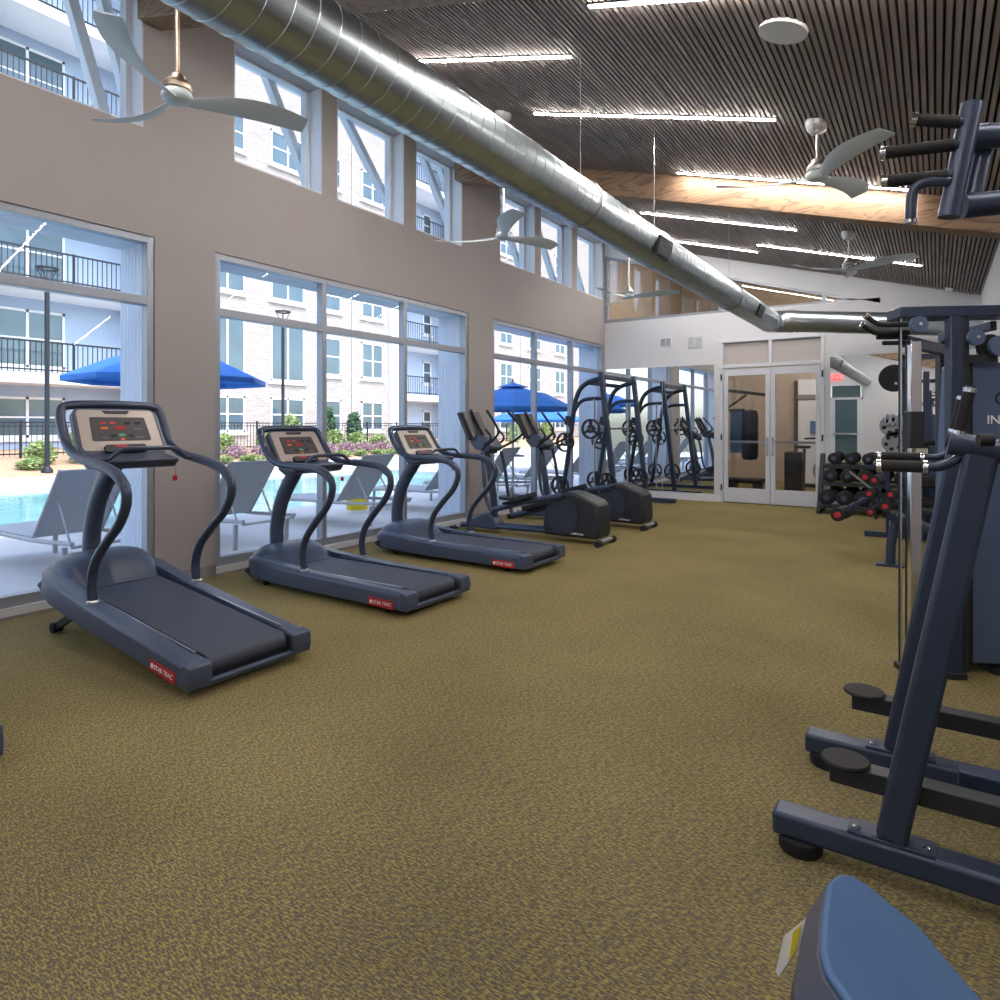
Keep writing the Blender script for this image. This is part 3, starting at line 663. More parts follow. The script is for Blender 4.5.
# ------------------------------------------------------------------ ellipticals
mat_disc = mat('dark_slate_plastic', (.032, .042, .062), .4, noise=.1)
def make_elliptical(loc, label):
    t = thing('elliptical_trainer', label, 'elliptical', loc, math.pi, 'elliptical trainers')
    hous = [(.02, .07), (.0, .16), (.02, .42), (.07, .475), (.30, .555), (.40, .565), (.52, .52), (.66, .36), (.70, .20), (.68, .07)]
    h_ = MB().prism(hous, 'y', -.16, .16).build('flywheel_housing', 'plastic2', t, bevel=.03, seg=3)
    for s in (-1, 1):
        MB().lathe([(0, -.006), (.185, -.006), (.195, -.002), (.195, .006), (0, .006)], 40, (.45, s * .165, .30), 'y').build('side_disc', mat_disc, h_)
        MB().lathe([(.198, -.004), (.208, -.004), (.208, .006), (.198, .006)], 40, (.45, s * .163, .30), 'y').build('disc_rim', 'plastic2', h_)
        text('LifeFitness', 'lettering', 'letter', h_, (.26, s * .162, .115), (R(90), 0, 0 if s < 0 else R(180)), .035)
        # crank, pedal bar
        y_ = s * .21
        off = .06 * s
        pb = MB().tube([(.42, y_, .50 + off * .4), (.9, y_, .37 + off), (1.35, y_, .24 + off)], .028, 12, ell=(1.2, .7)).build('pedal_bar', 'tube', t)
        MB().bar((.78, y_ , .44 + off), (1.16, y_ , .335 + off), .15, .03).build('foot_plate', 'rubber', pb, bevel=.006)
        MB().bar((.80, y_ - s * .07, .465 + off), (1.16, y_ - s * .07, .365 + off), .012, .03).build('foot_plate_edge', 'plastic2', pb)
        # swinging arm
        MB().tube(smooth_path([(1.35, y_ + s * .02, .24 + off), (1.42, y_ + s * .03, .45), (1.46, y_ + s * .02, .75), (1.50, y_ - s * .01, .98)], 5), .022, 10).build('lower_arm', 'tube', t)
        MB().tube(smooth_path([(1.53, s * .16, 1.0), (1.44, s * .22, 1.05), (1.30, s * .26, 1.13), (1.22, s * .27, 1.22), (1.30, s * .25, 1.34), (1.42, s * .22, 1.47)], 5), .015, 10).build('moving_handle', 'rubber', t)
        MB().tube(smooth_path([(1.60, s * .10, 1.06), (1.46, s * .14, 1.09), (1.42, s * .14, 1.16), (1.50, s * .13, 1.25)], 5), .013, 10).build('fixed_handle', 'rubber', t)
    for yy in (-.07, .07): MB().tube([(.6, yy, .10), (1.90, yy, .075)], .03, 12).build('base_rail', 'tube', t)
    MB().prism([(1.35, .05), (1.40, .16), (1.50, .25), (1.60, .23), (1.84, .10), (1.88, .05)], 'y', -.10, .10).build('front_shroud', 'plastic', t, bevel=.02)
    MB().tube(smooth_path([(1.46, 0, .20), (1.48, 0, .45), (1.53, 0, .75), (1.60, 0, 1.04)], 5), .05, 14, ell=(1.1, .8)).build('mast', 'tube', t)
    for (x, w_) in ((.0, .2), (1.92, .24)):
        st = MB().cyl((x, -w_, .045), (x, w_, .045), .024, 12).build('stabiliser', 'steel', t)
        for s in (-1, 1): MB().cyl((x, s * (w_ - .06), .035), (x, s * (w_ + .02), .035), .035, 16).build('rubber_foot', 'rubber', st)
    MB().prism([(1.46, .98), (1.40, 1.03), (1.52, 1.16), (1.72, 1.18), (1.74, 1.08), (1.66, 1.0)], 'y', -.13, .13).build('console_base', 'plastic', t, bevel=.02)
    MB().lathe([(0, -.03), (.06, -.03), (.065, .03), (0, .035)], 16, (1.45, .06, .99)).build('bottle_holder', 'rubber', t)
    c_ = MB().bar((1.70, 0, 1.12), (1.87, 0, 1.45), .40, .04, up=(1, 0, 0)).build('console', 'plastic2', t, bevel=.008)
    MB().bar((1.66, 0, 1.135), (1.83, 0, 1.455), .34, .03, up=(1, 0, 0)).build('screen', 'display', c_)
    MB().bar((1.62, 0, 1.16), (1.82, 0, 1.49), .025, .03, up=(1, 0, 0)).build('centre_spine', 'iron', c_)
    return t
e1 = make_elliptical((-2.98, 6.50, 0), 'elliptical trainer next to the last treadmill')
dup(e1, (-2.98, 7.79, 0), math.pi, 'elliptical trainer next to the weight rack with the round plates')

# ------------------------------------------------------------------ Smith machine
sm = thing('weight_lifting_frame', 'tall dark frame with two arched sides and guided bar in the far left corner', 'weight machine', (0, 0, 0))
for (yy, s) in ((9.20, -1), (10.48, 1)):
    MB().bar((-4.05, yy, .06), (-4.29, yy, 2.12), .07, .085, up=(0, 1, 0)).build('front_post', 'frame', sm, bevel=.008)
    MB().tube(smooth_path([(-4.99, yy, .06), (-4.90, yy, .60), (-4.82, yy, 1.10), (-4.75, yy, 1.60), (-4.66, yy, 1.85), (-4.50, yy, 1.97), (-4.28, yy, 2.02)], 5), .038, 12).build('arched_post', 'frame', sm)
    MB().tube(smooth_path([(-4.76, yy, 1.50), (-4.68, yy, 1.63), (-4.55, yy, 1.70), (-4.26, yy, 1.71)], 5), .030, 12).build('brace', 'frame', sm)
    MB().bar((-5.0, yy, .05), (-3.55, yy, .05), .07, .07).build('foot_beam', 'frame', sm, bevel=.008)
    MB().cyl((-4.40, yy + .02 * s, .1), (-4.40, yy + .02 * s, 1.70), .014).build('guide_rod', 'steel', sm)
    MB().bar((-4.86, yy, 1.30), (-4.83, yy, 1.44), .10, .12, up=(0, 1, 0)).build('bar_catch', 'plastic2', sm, bevel=.006)
    for z in (1.05, .36): MB().cyl((-4.86 if z > 1 else -4.95, yy - .16, z - .02), (-4.86 if z > 1 else -4.95, yy + .03, z - .02), .018).build('storage_horn', 'chrome', sm)
    MB().cyl((-4.22 + .08, yy - .16, .42), (-4.22 + .08, yy + .03, .42), .018).build('storage_horn', 'chrome', sm)
MB().bar((-4.30, 9.20, 2.05), (-4.30, 10.48, 2.05), .07, .07).build('top_beam', 'frame', sm, bevel=.008)
MB().bar((-4.52, 9.20, 1.96), (-4.52, 10.48, 1.96), .06, .06).build('top_beam', 'frame', sm, bevel=.008)
MB().bar((-4.97, 9.2, .05), (-4.97, 10.48, .05), .07, .07).build('rear_beam', 'frame', sm, bevel=.008)
MB().cyl((-4.40, 8.90, 1.24), (-4.40, 10.78, 1.24), .016).build('lifting_bar', 'steel', sm)
def plate(loc, r, label, hollow=True):
    t = thing('weight_plate', label, 'weight plate', loc, 0, 'round weight plates on the lifting frame')
    m_ = MB(); m_.lathe([(r * .82, -.022), (r, -.022), (r, .022), (r * .82, .022), (r * .82, -.022)], 32, axis='y'); m_.build('rim', 'plastic2', t)
    MB().lathe([(.026, -.02), (.065, -.02), (.065, .02), (.026, .02), (.026, -.02)], 20, axis='y').build('hub', 'plastic2', t)
    for k in range(3):
        a = R(90 + 120 * k); MB().bar((.05 * math.cos(a), 0, .05 * math.sin(a)), (r * .85 * math.cos(a), 0, r * .85 * math.sin(a)), .028, .07, up=(0, 1, 0)).build('spoke', 'plastic2', t)
    return t
pl = plate((-4.40, 9.06, 1.24), .155, 'round spoked plate on the bar end nearer the camera')
for (l_, lab) in [((-4.40, 10.62, 1.24), 'round spoked plate on the far end of the bar'), ((-4.14, 9.09, .42), 'plate low on the near front post'), ((-4.14, 10.37, .42), 'plate low on the far front post'),
                  ((-4.86, 9.09, 1.03), 'plate high on the near arched post'), ((-4.95, 9.09, .34), 'plate low on the near arched post, half behind an elliptical'), ((-4.86, 10.37, 1.03), 'plate high on the far arched post'), ((-4.95, 10.37, .34), 'plate low on the far arched post')]:
    dup(pl, l_, 0, lab)
MB

# ------------------------------------------------------------------ chin and dip machine (right foreground)
dm = thing('chin_dip_machine', 'dark assisted chin and dip machine with two slanted uprights at the right edge', 'weight machine', (0, 0, 0))
for yy in (2.17, 2.77):
    r_ = MB().b2(-.42, 1.5, yy - .045, yy + .045, .045, .115).build('base_rail', 'frame', dm, bevel=.012, seg=3)
    MB().lathe([(0, 0), (.058, 0), (.062, .008), (.062, .042), (.05, .046), (0, .046)], 28, (-.345, yy, 0)).build('rubber_foot', 'rubber', r_)
    MB().lathe([(0, 0), (.058, 0), (.062, .008), (.062, .042), (.05, .046), (0, .046)], 28, (1.4, yy, 0)).build('rubber_foot', 'rubber', r_)
    pl_ = MB().b2(-.215, .0, yy - .04, yy + .04, .115, .124).build('leg_flange', 'frame', dm, bevel=.002)
    for x in (-.193, -.02): MB().lathe([(0, .0), (.012, 0), (.012, .006), (.006, .011), (0, .011)], 12, (x, yy - .015, .124)).build('bolt', 'chrome', pl_)
    lg = MB().bar((-.106 if yy < 2.5 else -.122, yy, .12), (.108 if yy < 2.5 else .078, yy, 1.26), .078, .085, up=(0, 1, 0)).build('slanted_upright', 'frame', dm, bevel=.014, seg=3)
# main column behind
MB().b2(.70, .80, 2.40, 2.54, .05, 2.15).build('main_column', 'frame', dm, bevel=.01)
MB().b2(.42, .55, 2.1, 2.84, .045, .115).build('base_cross', 'frame', dm, bevel=.01)
MB().b2(.70, 1.3, 2.12, 2.82, .115, .16).build('base_cross', 'frame', dm, bevel=.01)
MB().b2(1.0, 1.25, 2.25, 2.70, .16, 1.5).build('weight_stack', 'plastic2', dm, bevel=.01)
for (yy, zt, zb, r) in ((2.235, .272, .214, .064), (2.86, .268, .208, .068)):
    st = MB().b2(-.270, .74, yy - .032, yy + .032, zb, zt).build('step_beam', 'plastic2', dm, bevel=.003)
    MB().lathe([(0, 0), (r, 0), (r + .004, .006), (r, .012), (0, .014)], 32, (-.230, yy, zt)).build('round_step_pad', 'rubber', st)
br = MB().b2(.055, .60, 2.33, 2.40, .22, .285).build('step_bracket', 'frame', dm, bevel=.003)
for z in (.235, .27): MB().lathe([(0, 0), (.006, 0), (.006, -.006), (0, -.006)], 10, (.075, 2.33, z), 'y').build('bolt', 'chrome', br)
# crossbars and arms
for yy in (2.15, 2.80):
    MB().tube([(.03, yy, 1.252), (.20, yy, 1.215), (.74, 2.47, 1.20)], .030, 16).build('arm_tube', 'frame', dm)
    g = MB().tube(smooth_path([(-.15 if yy < 2.5 else -.19, yy, 1.184), (-.03, yy, 1.184), (.01, yy, 1.186), (.045, yy + .01, 1.205), (.075, yy + .01, 1.24)], 5), .0125, 12).build('dip_handle', 'frame', dm)
    MB().cyl((-.128 if yy < 2.5 else -.168, yy, 1.184), (-.028 if yy < 2.5 else -.045, yy, 1.184), .0165).build('grip', 'rubber', g)
    for x in ((-.135, -.024) if yy < 2.5 else (-.175, -.040)): MB().cyl((x - .006, yy, 1.184), (x + .006, yy, 1.184), .019).build('grip_ring', 'chrome', g)
    g = MB().cyl((.048, yy, 1.262), (.078, yy, 1.405), .012).build('upright_handle', 'frame', dm)
    MB().cyl((.052, yy, 1.285), (.074, yy, 1.388), .0145).build('grip', 'rubber', g)
    for (x, z) in ((.051, 1.279), (.0755, 1.394)): MB().cyl((x - .0012, yy, z - .006), (x + .0012, yy, z + .006), .0158).build('grip_ring', 'chrome', g)
MB().cyl((.088, 2.02, 1.262), (.118, 2.03, 1.262), .016).build('adjuster_knob', 'rubber', dm)
# pull-up station on top
pk = MB().tube([(.028, 2.13, 1.86), (.055, 2.15, 2.02), (.082, 2.17, 2.17)], .026, 20, ell=(.7, 1.0)).build('handle_bracket', 'frame', dm)
for (p, q) in [((.08, 2.19, 2.085), (.75, 2.5, 2.085)), ((.06, 2.19, 1.90), (.75, 2.5, 1.95))]: MB().tube([p, q], .033, 16).build('support_arm', 'frame', dm)
for (p, q) in [((-.055, 2.13, 2.145), (.06, 2.15, 2.115)), ((-.13, 2.12, 2.065), (.05, 2.14, 2.055)), ((-.125, 2.12, 1.985), (.035, 2.13, 1.972))]:
    p, q = Vector(p), Vector(q); d_ = (q - p).normalized()
    g = MB().cyl(p, q, .012).build('pull_up_grip', 'frame', dm)
    MB().cyl(p + d_ * .012, q - d_ * .01, .0165).build('grip', 'rubber', g); MB().cyl(p - d_ * .002, p + d_ * .012, .018).build('end_cap', 'chrome', g)
g = MB().tube(smooth_path([(.03, 2.13, 1.955), (-.02, 2.12, 1.962), (-.048, 2.12, 1.95), (-.056, 2.12, 1.92), (-.058, 2.12, 1.862)], 5), .0145, 12).build('hooked_grip', 'tube', dm)
MB().cyl((-.058, 2.12, 1.866), (-.058, 2.12, 1.856), .016).build('end_cap', 'chrome', g)
# second bracket hardware
MB().tube([(.075, 2.20, 1.88), (.10, 2.22, 2.02), (.115, 2.24, 2.13)], .014, 14, ell=(.8, 1.6)).build('rear_bracket', 'tube', dm)

# ------------------------------------------------------------------ cable machine
cm = thing('cable_machine', 'dark blue cable machine with chrome column and slate shroud behind the slanted uprights', 'weight machine', (0, 0, 0))
Y4 = 4.0
ca_ = R(28); pv = Vector((-.1, 4.0, 0)); cm.rotation_euler = (0, 0, ca_); cm.location = pv - Matrix.Rotation(ca_, 3, 'Z') @ pv
MB().b2(-.175, 1.6, Y4 - .03, Y4 + .12, 1.855, 1.912).build('top_beam', 'frame', cm, bevel=.006)
MB().b2(-.125, -.070, Y4 - .03, Y4 + .03, .03, 1.735).build('guide_column', 'chrome', cm, bevel=.004)
MB().cyl((-.157, Y4, .05), (-.157, Y4, 1.86), .004).build('guide_rod', 'steel', cm)
MB().cyl((-.142, Y4 + .05, .05), (-.142, Y4 + .05, 1.86), .005).build('guide_rod', 'plastic2', cm)
ca = MB().b2(-.132, -.062, Y4 - .04, Y4 + .04, 1.18, 1.37).build('sliding_carriage', 'plastic2', cm, bevel=.006)
MB().b2(-.11, -.06, Y4 - .065, Y4 - .05, 1.14, 1.18).build('carriage_plate', mat('cream_plate', (.6, .55, .42), .5), ca)
MB().b2(.067, .130, Y4 - .03, Y4 + .03, .03, 1.86).build('front_post', 'frame', cm, bevel=.006)
MB().b2(.133, .165, Y4 - .02, Y4 + .04, .03, 1.86).build('front_post', 'plastic2', cm, bevel=.004)  # second post coloured dark to read as a shaded gap
MB().b2(.33, .385, Y4 + .55, Y4 + .61, .03, 1.80).build('rear_post', 'plastic2', cm, bevel=.006)
MB().bar((-.08, Y4 + .12, 1.75), (.355, Y4 + .58, 1.75), .05, .06).build('rear_brace', 'frame', cm, bevel=.005)
MB().b2(.34, .37, Y4 + .1, Y4 + .6, 1.80, 1.85).build('rear_brace', 'frame', cm, bevel=.005)
MB().b2(-.14, -.045, Y4 - .08, Y4 + .12, .0, .035).build('floor_foot', 'plastic2', cm, bevel=.006)
MB().b2(.05, .14, Y4 - .05, Y4 + .05, .0, .035).build('floor_foot', 'plastic2', cm, bevel=.006)
MB().b2(.32, .40, Y4 + .04, Y4 + .64, .0, .035).build('floor_foot', 'plastic2', cm, bevel=.006)
sh = MB().prism([(.125, .06), (.20, 1.625), (1.5, 1.625), (1.5, .06)], 'y', Y4 + .03, Y4 + .30).build('weight_shroud', 'navyshroud', cm, bevel=.01)
text('IN', 'lettering', 'letter', sh, (.275, Y4 + .028, 1.325), (R(90), 0, 0), .065, align='LEFT')
MB().lathe([(.026, -.001), (.034, -.001), (.034, .001), (.026, .001), (.026, -.001)], 24, (.350, Y4 + .028, 1.437), 'y').build('emblem', 'rubber', sh)
MB().b2(.166, .198, Y4 + .01, Y4 + .2, .06, 1.625).build('shroud_edge', 'rubber', cm)  # black strip painting the shade in the gap between post and shroud
for (x, z, r) in ((-.095, 1.815, .042), (.180, 1.745, .040), (.292, 1.70, .052)):
    p_ = MB().lathe([(0, -.012), (r, -.012), (r - .006, 0), (r, .012), (0, .012)], 32, (x, Y4 - .045, z), 'y').build('pulley', 'navyshroud', cm)
    MB().lathe([(0, -.006), (.009, -.006), (.009, .006), (0, .006)], 12, (x, Y4 - .062, z), 'y').build('pulley_bolt', 'chrome', p_)
MB().lathe([(0, -.012), (.06, -.012), (.06, .012), (0, .012)], 32, (.270, Y4 + .0, 1.705), 'y').build('pulley', 'rubber', cm)
MB().b2(.125, .30, Y4 - .02, Y4 + .0, 1.62, 1.66).build('pulley_bracket', 'plastic2', cm)
for (p, dz, dy) in (((-.34, 1.865), 0, -.02), ((-.335, 1.83), -.005, .04)):
    MB().tube(smooth_path([(p[0], Y4 + dy, p[1]), (p[0] + .05, Y4 + dy, p[1] - .035), (p[0] + .09, Y4 + dy, p[1] - .045), (-.10, Y4 + dy, p[1] - .045)], 5), .013, 10).build('pull_up_bar', 'rubber', cm)
    MB().cyl((p[0] - .006, Y4 + dy, p[1] + .004), (p[0] + .004, Y4 + dy, p[1] - .003), .016).build('end_cap', 'chrome', cm)
for (x, z) in ((-.25, 1.765), (-.22, 1.735)): MB().cyl((x, Y4 + .06, z), (-.1, Y4 + .06, z), .012).build('pull_up_bar', 'rubber', cm)

# ------------------------------------------------------------------ foreground padded bench corner
bp_ = thing('padded_bench', 'blue topped padded bench corner at the bottom right edge', 'bench', (0, 0, 0))
poly = [(-.133, 1.289, .506), (-.120, 1.335, .482), (-.097, 1.358, .462), (-.016, 1.36, .416), (.063, 1.249, .413), (.16, 1.08, .42), (.20, .80, .50), (.05, .68, .62), (-.048, .77, .649), (-.078, .852, .636), (-.100, .880, .640), (-.113, .927, .627), (-.126, 1.049, .590), (-.139, 1.201, .541)]
nrm = Vector((.8305 * .55, .557 * .55, .835)).normalized()
P0 = Vector((-.13, 1.3, .5))
pts = [Vector(p) - nrm * (Vector(p) - P0).dot(nrm) + Vector((-.008, -.003, .004)) for p in poly]; n = len(pts)
vs = [p for p in pts] + [p - nrm * .012 for p in pts]
MB().add(vs, [tuple(range(n)), tuple(reversed(range(n, 2 * n)))] + [(i, i + n, (i + 1) % n + n, (i + 1) % n) for i in range(n)]).build('upholstered_pad', 'blue', bp_, bevel=.008, seg=3)
cen = sum(pts, Vector()) / n
pa = [cen + (p - cen) * 1.004 - nrm * .011 for p in pts]; pb = [p - nrm * .072 for p in pts]
MB().add(pa + pb, [tuple(range(n)), tuple(reversed(range(n, 2 * n)))] + [(i, i + n, (i + 1) % n + n, (i + 1) % n) for i in range(n)]).build('side_band', mat('dark_grey_vinyl', (.075, .085, .13), .5, noise=.06), bp_, bevel=.004)
p2 = [cen + (p - cen) * .96 - nrm * .073 for p in pts]; p3 = [cen + (p - cen) * .80 - nrm * .13 for p in pts]
MB().add(p2 + p3, [tuple(range(n)), tuple(reversed(range(n, 2 * n)))] + [(i, i + n, (i + 1) % n + n, (i + 1) % n) for i in range(n)]).build('underside_shell', 'plastic2', bp_, bevel=.006)
MB().bar(cen - nrm * .10, (cen.x + .05, cen.y, .04), .08, .08).build('support_post', 'frame', bp_, bevel=.008)
MB().b2(cen.x - .2, cen.x + .35, cen.y - .04, cen.y + .04, 0, .05).build('base_foot', 'frame', bp_, bevel=.008)
tq = [(-.190, 1.262, .427), (-.203, 1.25, .372), (-.236, 1.25, .307), (-.240, 1.25, .315), (-.226, 1.25, .385)]
MB().add(tq + [(x + .002, y_ + .003, z) for (x, y_, z) in tq], [(0, 1, 2, 3, 4), (9, 8, 7, 6, 5)] + [(i, (i + 1) % 5, (i + 1) % 5 + 5, i + 5) for i in range(5)]).build('care_tag', 'letter', bp_)
sq = [(-.198, 1.2555, .415), (-.206, 1.248, .372), (-.218, 1.247, .345), (-.211, 1.251, .398)]
MB().add(sq + [(x, y_ - .002, z) for (x, y_, z) in sq], [(0, 1, 2, 3), (7, 6, 5, 4), (0, 1, 5, 4), (1, 2, 6, 5), (2, 3, 7, 6), (3, 0, 4, 7)]).build('tag_stripe', 'yellow', bp_)

# ------------------------------------------------------------------ dumbbell rack
rk = thing('dumbbell_rack', 'black three tier dumbbell rack against the back wall mirror', 'rack', (0, 0, 0))
RX0, RX1 = -1.36, .30
tiers = [(10.62, .235), (10.76, .55), (10.90, .80)]
for (yy, z) in tiers:
    MB().bar((RX0 - .06, yy - .075, z - .125), (RX1 + .05, yy - .075, z - .125), .025, .05).build('shelf_rail', 'plastic2', rk, bevel=.004)
for (yy, z), zr in zip(tiers, (.118, .103, .088)):
    MB().b2(RX0 - .06, RX1 + .05, yy - .06, yy + .22, z - zr - .012, z - zr).build('shelf_tray', 'plastic2', rk)
for x in (RX0 - .075, RX1 + .06):
    MB().bar((x, 10.62, .03), (x, 11.00, .86), .05, .07, up=(1, 0, 0)).build('side_upright', 'plastic2', rk, bevel=.004)
    MB().bar((x, 10.50, .025), (x, 11.12, .025), .05, .05).build('side_foot', 'plastic2', rk, bevel=.004)
db0 = None
names = ['top', 'middle', 'bottom']
for ti, (yy, z) in enumerate(reversed(tiers)):
    for k in range(7):
        x = RX0 + .09 + k * .225 - (.0 if ti == 0 else .03 * ti); r = (.085, .10, .111)[ti]
        lab = ['leftmost', 'second', 'third', 'fourth', 'fifth', 'sixth', 'rightmost'][k] + ' black dumbbell on the %s shelf of the rack' % names[ti]
        t = thing('dumbbell', lab, 'dumbbell', (x, yy + .08, z), 0, 'black dumbbells on the three tier rack')
        for s in (-1, 1):
            hd = MB().lathe([(0, -.045), (r * .6, -.045), (r, -.03), (r, .03), (r * .6, .045), (0, .045)], 12, (0, s * .095, 0), 'y').build('head', 'rubber', t, ang=30)
            MB().lathe([(0, -.002), (r * .38, -.002), (r * .38, .002), (0, .002)], 16, (0, s * .141, 0), 'y').build('end_disc', 'red' if (ti == 1 and k == 2) else 'plastic', hd)
        MB().cyl((0, -.06, 0), (0, .06, 0), .016).build('grip', 'chrome', t)

# ------------------------------------------------------------------ decline bench with rollers
bn = thing('roller_bench', 'dark exercise bench with red capped foam rollers, in front of the dumbbells', 'bench', (0, 0, 0))
MB().tube([(-.35, 7.0, .02), (-.345, 7.0, .20), (-.31, 7.0, .40), (-.26, 7.0, .46)], .045, 14, ell=(1, .9)).build('front_leg', 'frame', bn)
MB().b2(-.46, -.24, 6.92, 7.08, 0, .02).build('foot_plate', 'frame', bn, bevel=.003)
MB().bar((-.40, 7.0, .475), (.05, 7.1, .30), .16, .07).build('seat_rail', 'frame', bn, bevel=.01)
MB().bar((-.38, 7.0, .52), (.05, 7.1, .35), .05, .03).build('sliding_track', 'steel', bn, bevel=.004)
MB().bar((-.10, 7.12, .50), (.32, 7.5, .42), .26, .07).build('seat_pad', 'rubber', bn, bevel=.02)
MB().bar((.0, 7.1, .02), (.0, 7.1, .34), .06, .06).build('rear_leg', 'frame', bn, bevel=.005)
MB().b2(-.06, .10, 6.85, 7.35, 0, .03).build('foot_plate', 'frame', bn, bevel=.003)
MB().bar((-.72, 6.95, .50), (-.44, 7.0, .66), .035, .035).build('roller_arm', 'frame', bn, bevel=.004)
MB().bar((-.47, 7.0, .42), (-.42, 7.02, .86), .03, .04, up=(0, 1, 0)).build('roller_mast', 'frame', bn, bevel=.004)
MB().bar((-.47, 6.98, .68), (-.68, 6.95, .86), .02, .02).build('adjuster_rod', 'steel', bn)
for (x, z, y_, L_, r) in ((-.77, .455, 6.85, .30, .062), (-.47, .795, 6.85, .25, .045), (-.51, .67, 6.85, .25, .045), (-.50, .50, 6.85, .25, .045), (-.385, .56, 6.85, .22, .05), (-.345, .665, 6.9, .22, .045)):
    ro = MB().cyl((x, y_, z), (x + .04, y_ + L_, z), r, 20).build('foam_roller', 'rubber', bn)
    MB().cyl((x - .001, y_ - .008, z), (x, y_, z), r * .48, 16).build('roller_cap', 'red', ro)

# floor foot of the frame beyond
lt = thing('lat_tower', 'tall dark pulldown tower with perforated grey plates beside the dumbbells', 'weight machine', (0, 0, 0))
MB().bar((-.70, 8.75, .03), (.3, 8.75, .03), .07, .06).build('floor_beam', 'frame', lt, bevel=.006)
MB().b2(-.33, -.27, 8.70, 8.78, .03, 2.10).build('tower_post', 'frame', lt, bevel=.005)
MB().b2(-.12, -.06, 8.70, 8.78, .03, 1.9).build('tower_post', 'frame', lt, bevel=.005)
MB().b2(-.33, .20, 8.70, 8.78, 2.04, 2.10).build('top_arm', 'frame', lt, bevel=.005)
MB().b2(-.48, -.445, 8.66, 8.72, .03, 1.42).build('blue_post', mat('deep_blue_post', (.02, .04, .13), .4), lt, bevel=.005)
MB().lathe([(0, -.02), (.15, -.02), (.155, 0), (.15, .02), (0, .02)], 36, (-.395, 8.60, 1.83), 'y').build('large_pulley', 'rubber', lt)
MB().lathe([(0, -.01), (.015, -.01), (.015, .01), (0, .01)], 12, (-.375, 8.575, 1.77), 'y').build('pulley_bolt', 'steel', lt)
for i, z in enumerate((1.35, 1.16)):
    q = MB().lathe([(0, -.015), (.12, -.015), (.12, .015), (0, .015)], 32, (-.42 + .02 * i, 8.62, z - .06), 'y').build('perforated_plate', 'greyplate', lt)
    for k in range(6):
        a = R(60 * k + 15); MB().lathe([(0, -.003), (.022, -.003), (.022, .003), (0, .003)], 12, (-.42 + .02 * i + .075 * math.cos(a), 8.603, z - .06 + .075 * math.sin(a)), 'y').build('hole', 'rubber', q)
for k in range(4):
    x = -.46 + k * .055
    MB().tube(smooth_path([(x, 8.55, 1.42), (x - .02, 8.55, 1.36), (x + .0, 8.55, 1.30), (x + .03, 8.55, 1.36), (x + .01, 8.55, 1.42)], 4), .008, 8).build('cable_handle', 'steel', lt)
MB().b2(-.30, -.24, 8.60, 8.69, 1.72, 1.86).build('placard', 'red', lt)
MB().b2(-.29, -.25, 8.59, 8.60, 1.76, 1.79).build('placard_print', 'letter', lt)
MB().b2(-.30, -.24, 8.60, 8.69, 1.06, 1.20).build('instruction_plate', 'red', lt)
MB().b2(-.24, .10, 8.85, 9.1, .06, 1.42).build('weight_cover', 'navyshroud', lt, bevel=.01)
MB().b2(-.20, -.08, 8.84, 8.85, 1.30, 1.32).build('cover_mark', 'letter', lt)
MB().tube(smooth_path([(-.18, 8.5, 1.02), (-.10, 8.45, 1.10), (.02, 8.45, 1.10), (.08, 8.5, 1.02)], 5), .03, 12).build('arm_pad', 'rubber', lt)
MB().b2(-.32, .05, 8.35, 8.65, .42, .50).build('seat_pad', 'rubber', lt, bevel=.02)
MB().b2(-.20, -.10, 8.4, 8.7, .06, .42).build('seat_post', 'frame', lt, bevel=.01)
MB().b2(-.34, .06, 8.30, 8.62, .62, .74).build('thigh_pad', 'rubber', lt, bevel=.03)

# ------------------------------------------------------------------ room beyond the doors
struct(MB().b2(-5.3, 1.0, 16.0, 16.15, 0, 5.2).build('wall_far', 'tan'))
struct(MB().b2(-5.3, 1.0, YB + .15, 16, -.04, 0).build('floor_far', 'carpet'))
struct(MB().b2(-5.45, -5.3, YB + .15, 16.1, 0, 5.2).build('wall_far_left', 'tan'))
struct(MB().b2(.9, 1.05, YB + .15, 16.1, 0, 5.2).build('wall_far_right', 'tan'))
struct(MB().box(((-5.3 + .9) / 2, 13.7, 4.3), (6.6, 4.9, .05), Matrix.Rotation(TH, 3, 'Y')).build('ceiling_far', 'wallw'))
struct(MB().b2(-4.0, -3.1, 15.96, 16.0, 0, 2.6).build('trim_6', 'tan'))
for (x, y_, lab) in ((-3.2, 12.4, 'LED strip seen through the high interior glass'), (-1.6, 14.4, 'LED strip in the farther room above the doors')):
    t = thing('light_strip', lab, 'ceiling light', (x, y_, 4.0 - (x + 2.2) * .288), group='LED strips in the farther room')
    MB().box((0, 0, 0), (1.9, .04, .02), rotm).build('diffuser', 'led', t); MB().box((0, 0, .02), (1.92, .05, .02), rotm).build('housing', 'plastic2', t)
bs = thing('punching_bag_stand', 'dark punching bag stand with hanging bag seen through the left door leaf', 'punching bag', (0, 0, 0))
MB().bar((-3.55, 13.1, .04), (-2.6, 13.1, .04), .08, .06).build('base', 'iron', bs, bevel=.005)
MB().bar((-3.45, 12.8, .04), (-3.45, 13.6, .04), .08, .06).build('base', 'iron', bs, bevel=.005)
MB().bar((-3.45, 13.1, .05), (-3.45, 13.1, 2.0), .07, .07).build('post', 'iron', bs)
MB().bar((-3.55, 13.1, 2.0), (-2.60, 13.1, 1.86), .06, .06).build('arm', 'iron', bs)
MB().bar((-3.45, 13.1, 1.6), (-3.05, 13.1, 1.88), .04, .04).build('brace', 'iron', bs)
MB().lathe([(0, .62), (.13, .64), (.15, .72), (.15, 1.50), (.12, 1.58), (0, 1.60)], 20, (-2.98, 13.1, 0)).build('bag', 'rubber', bs)
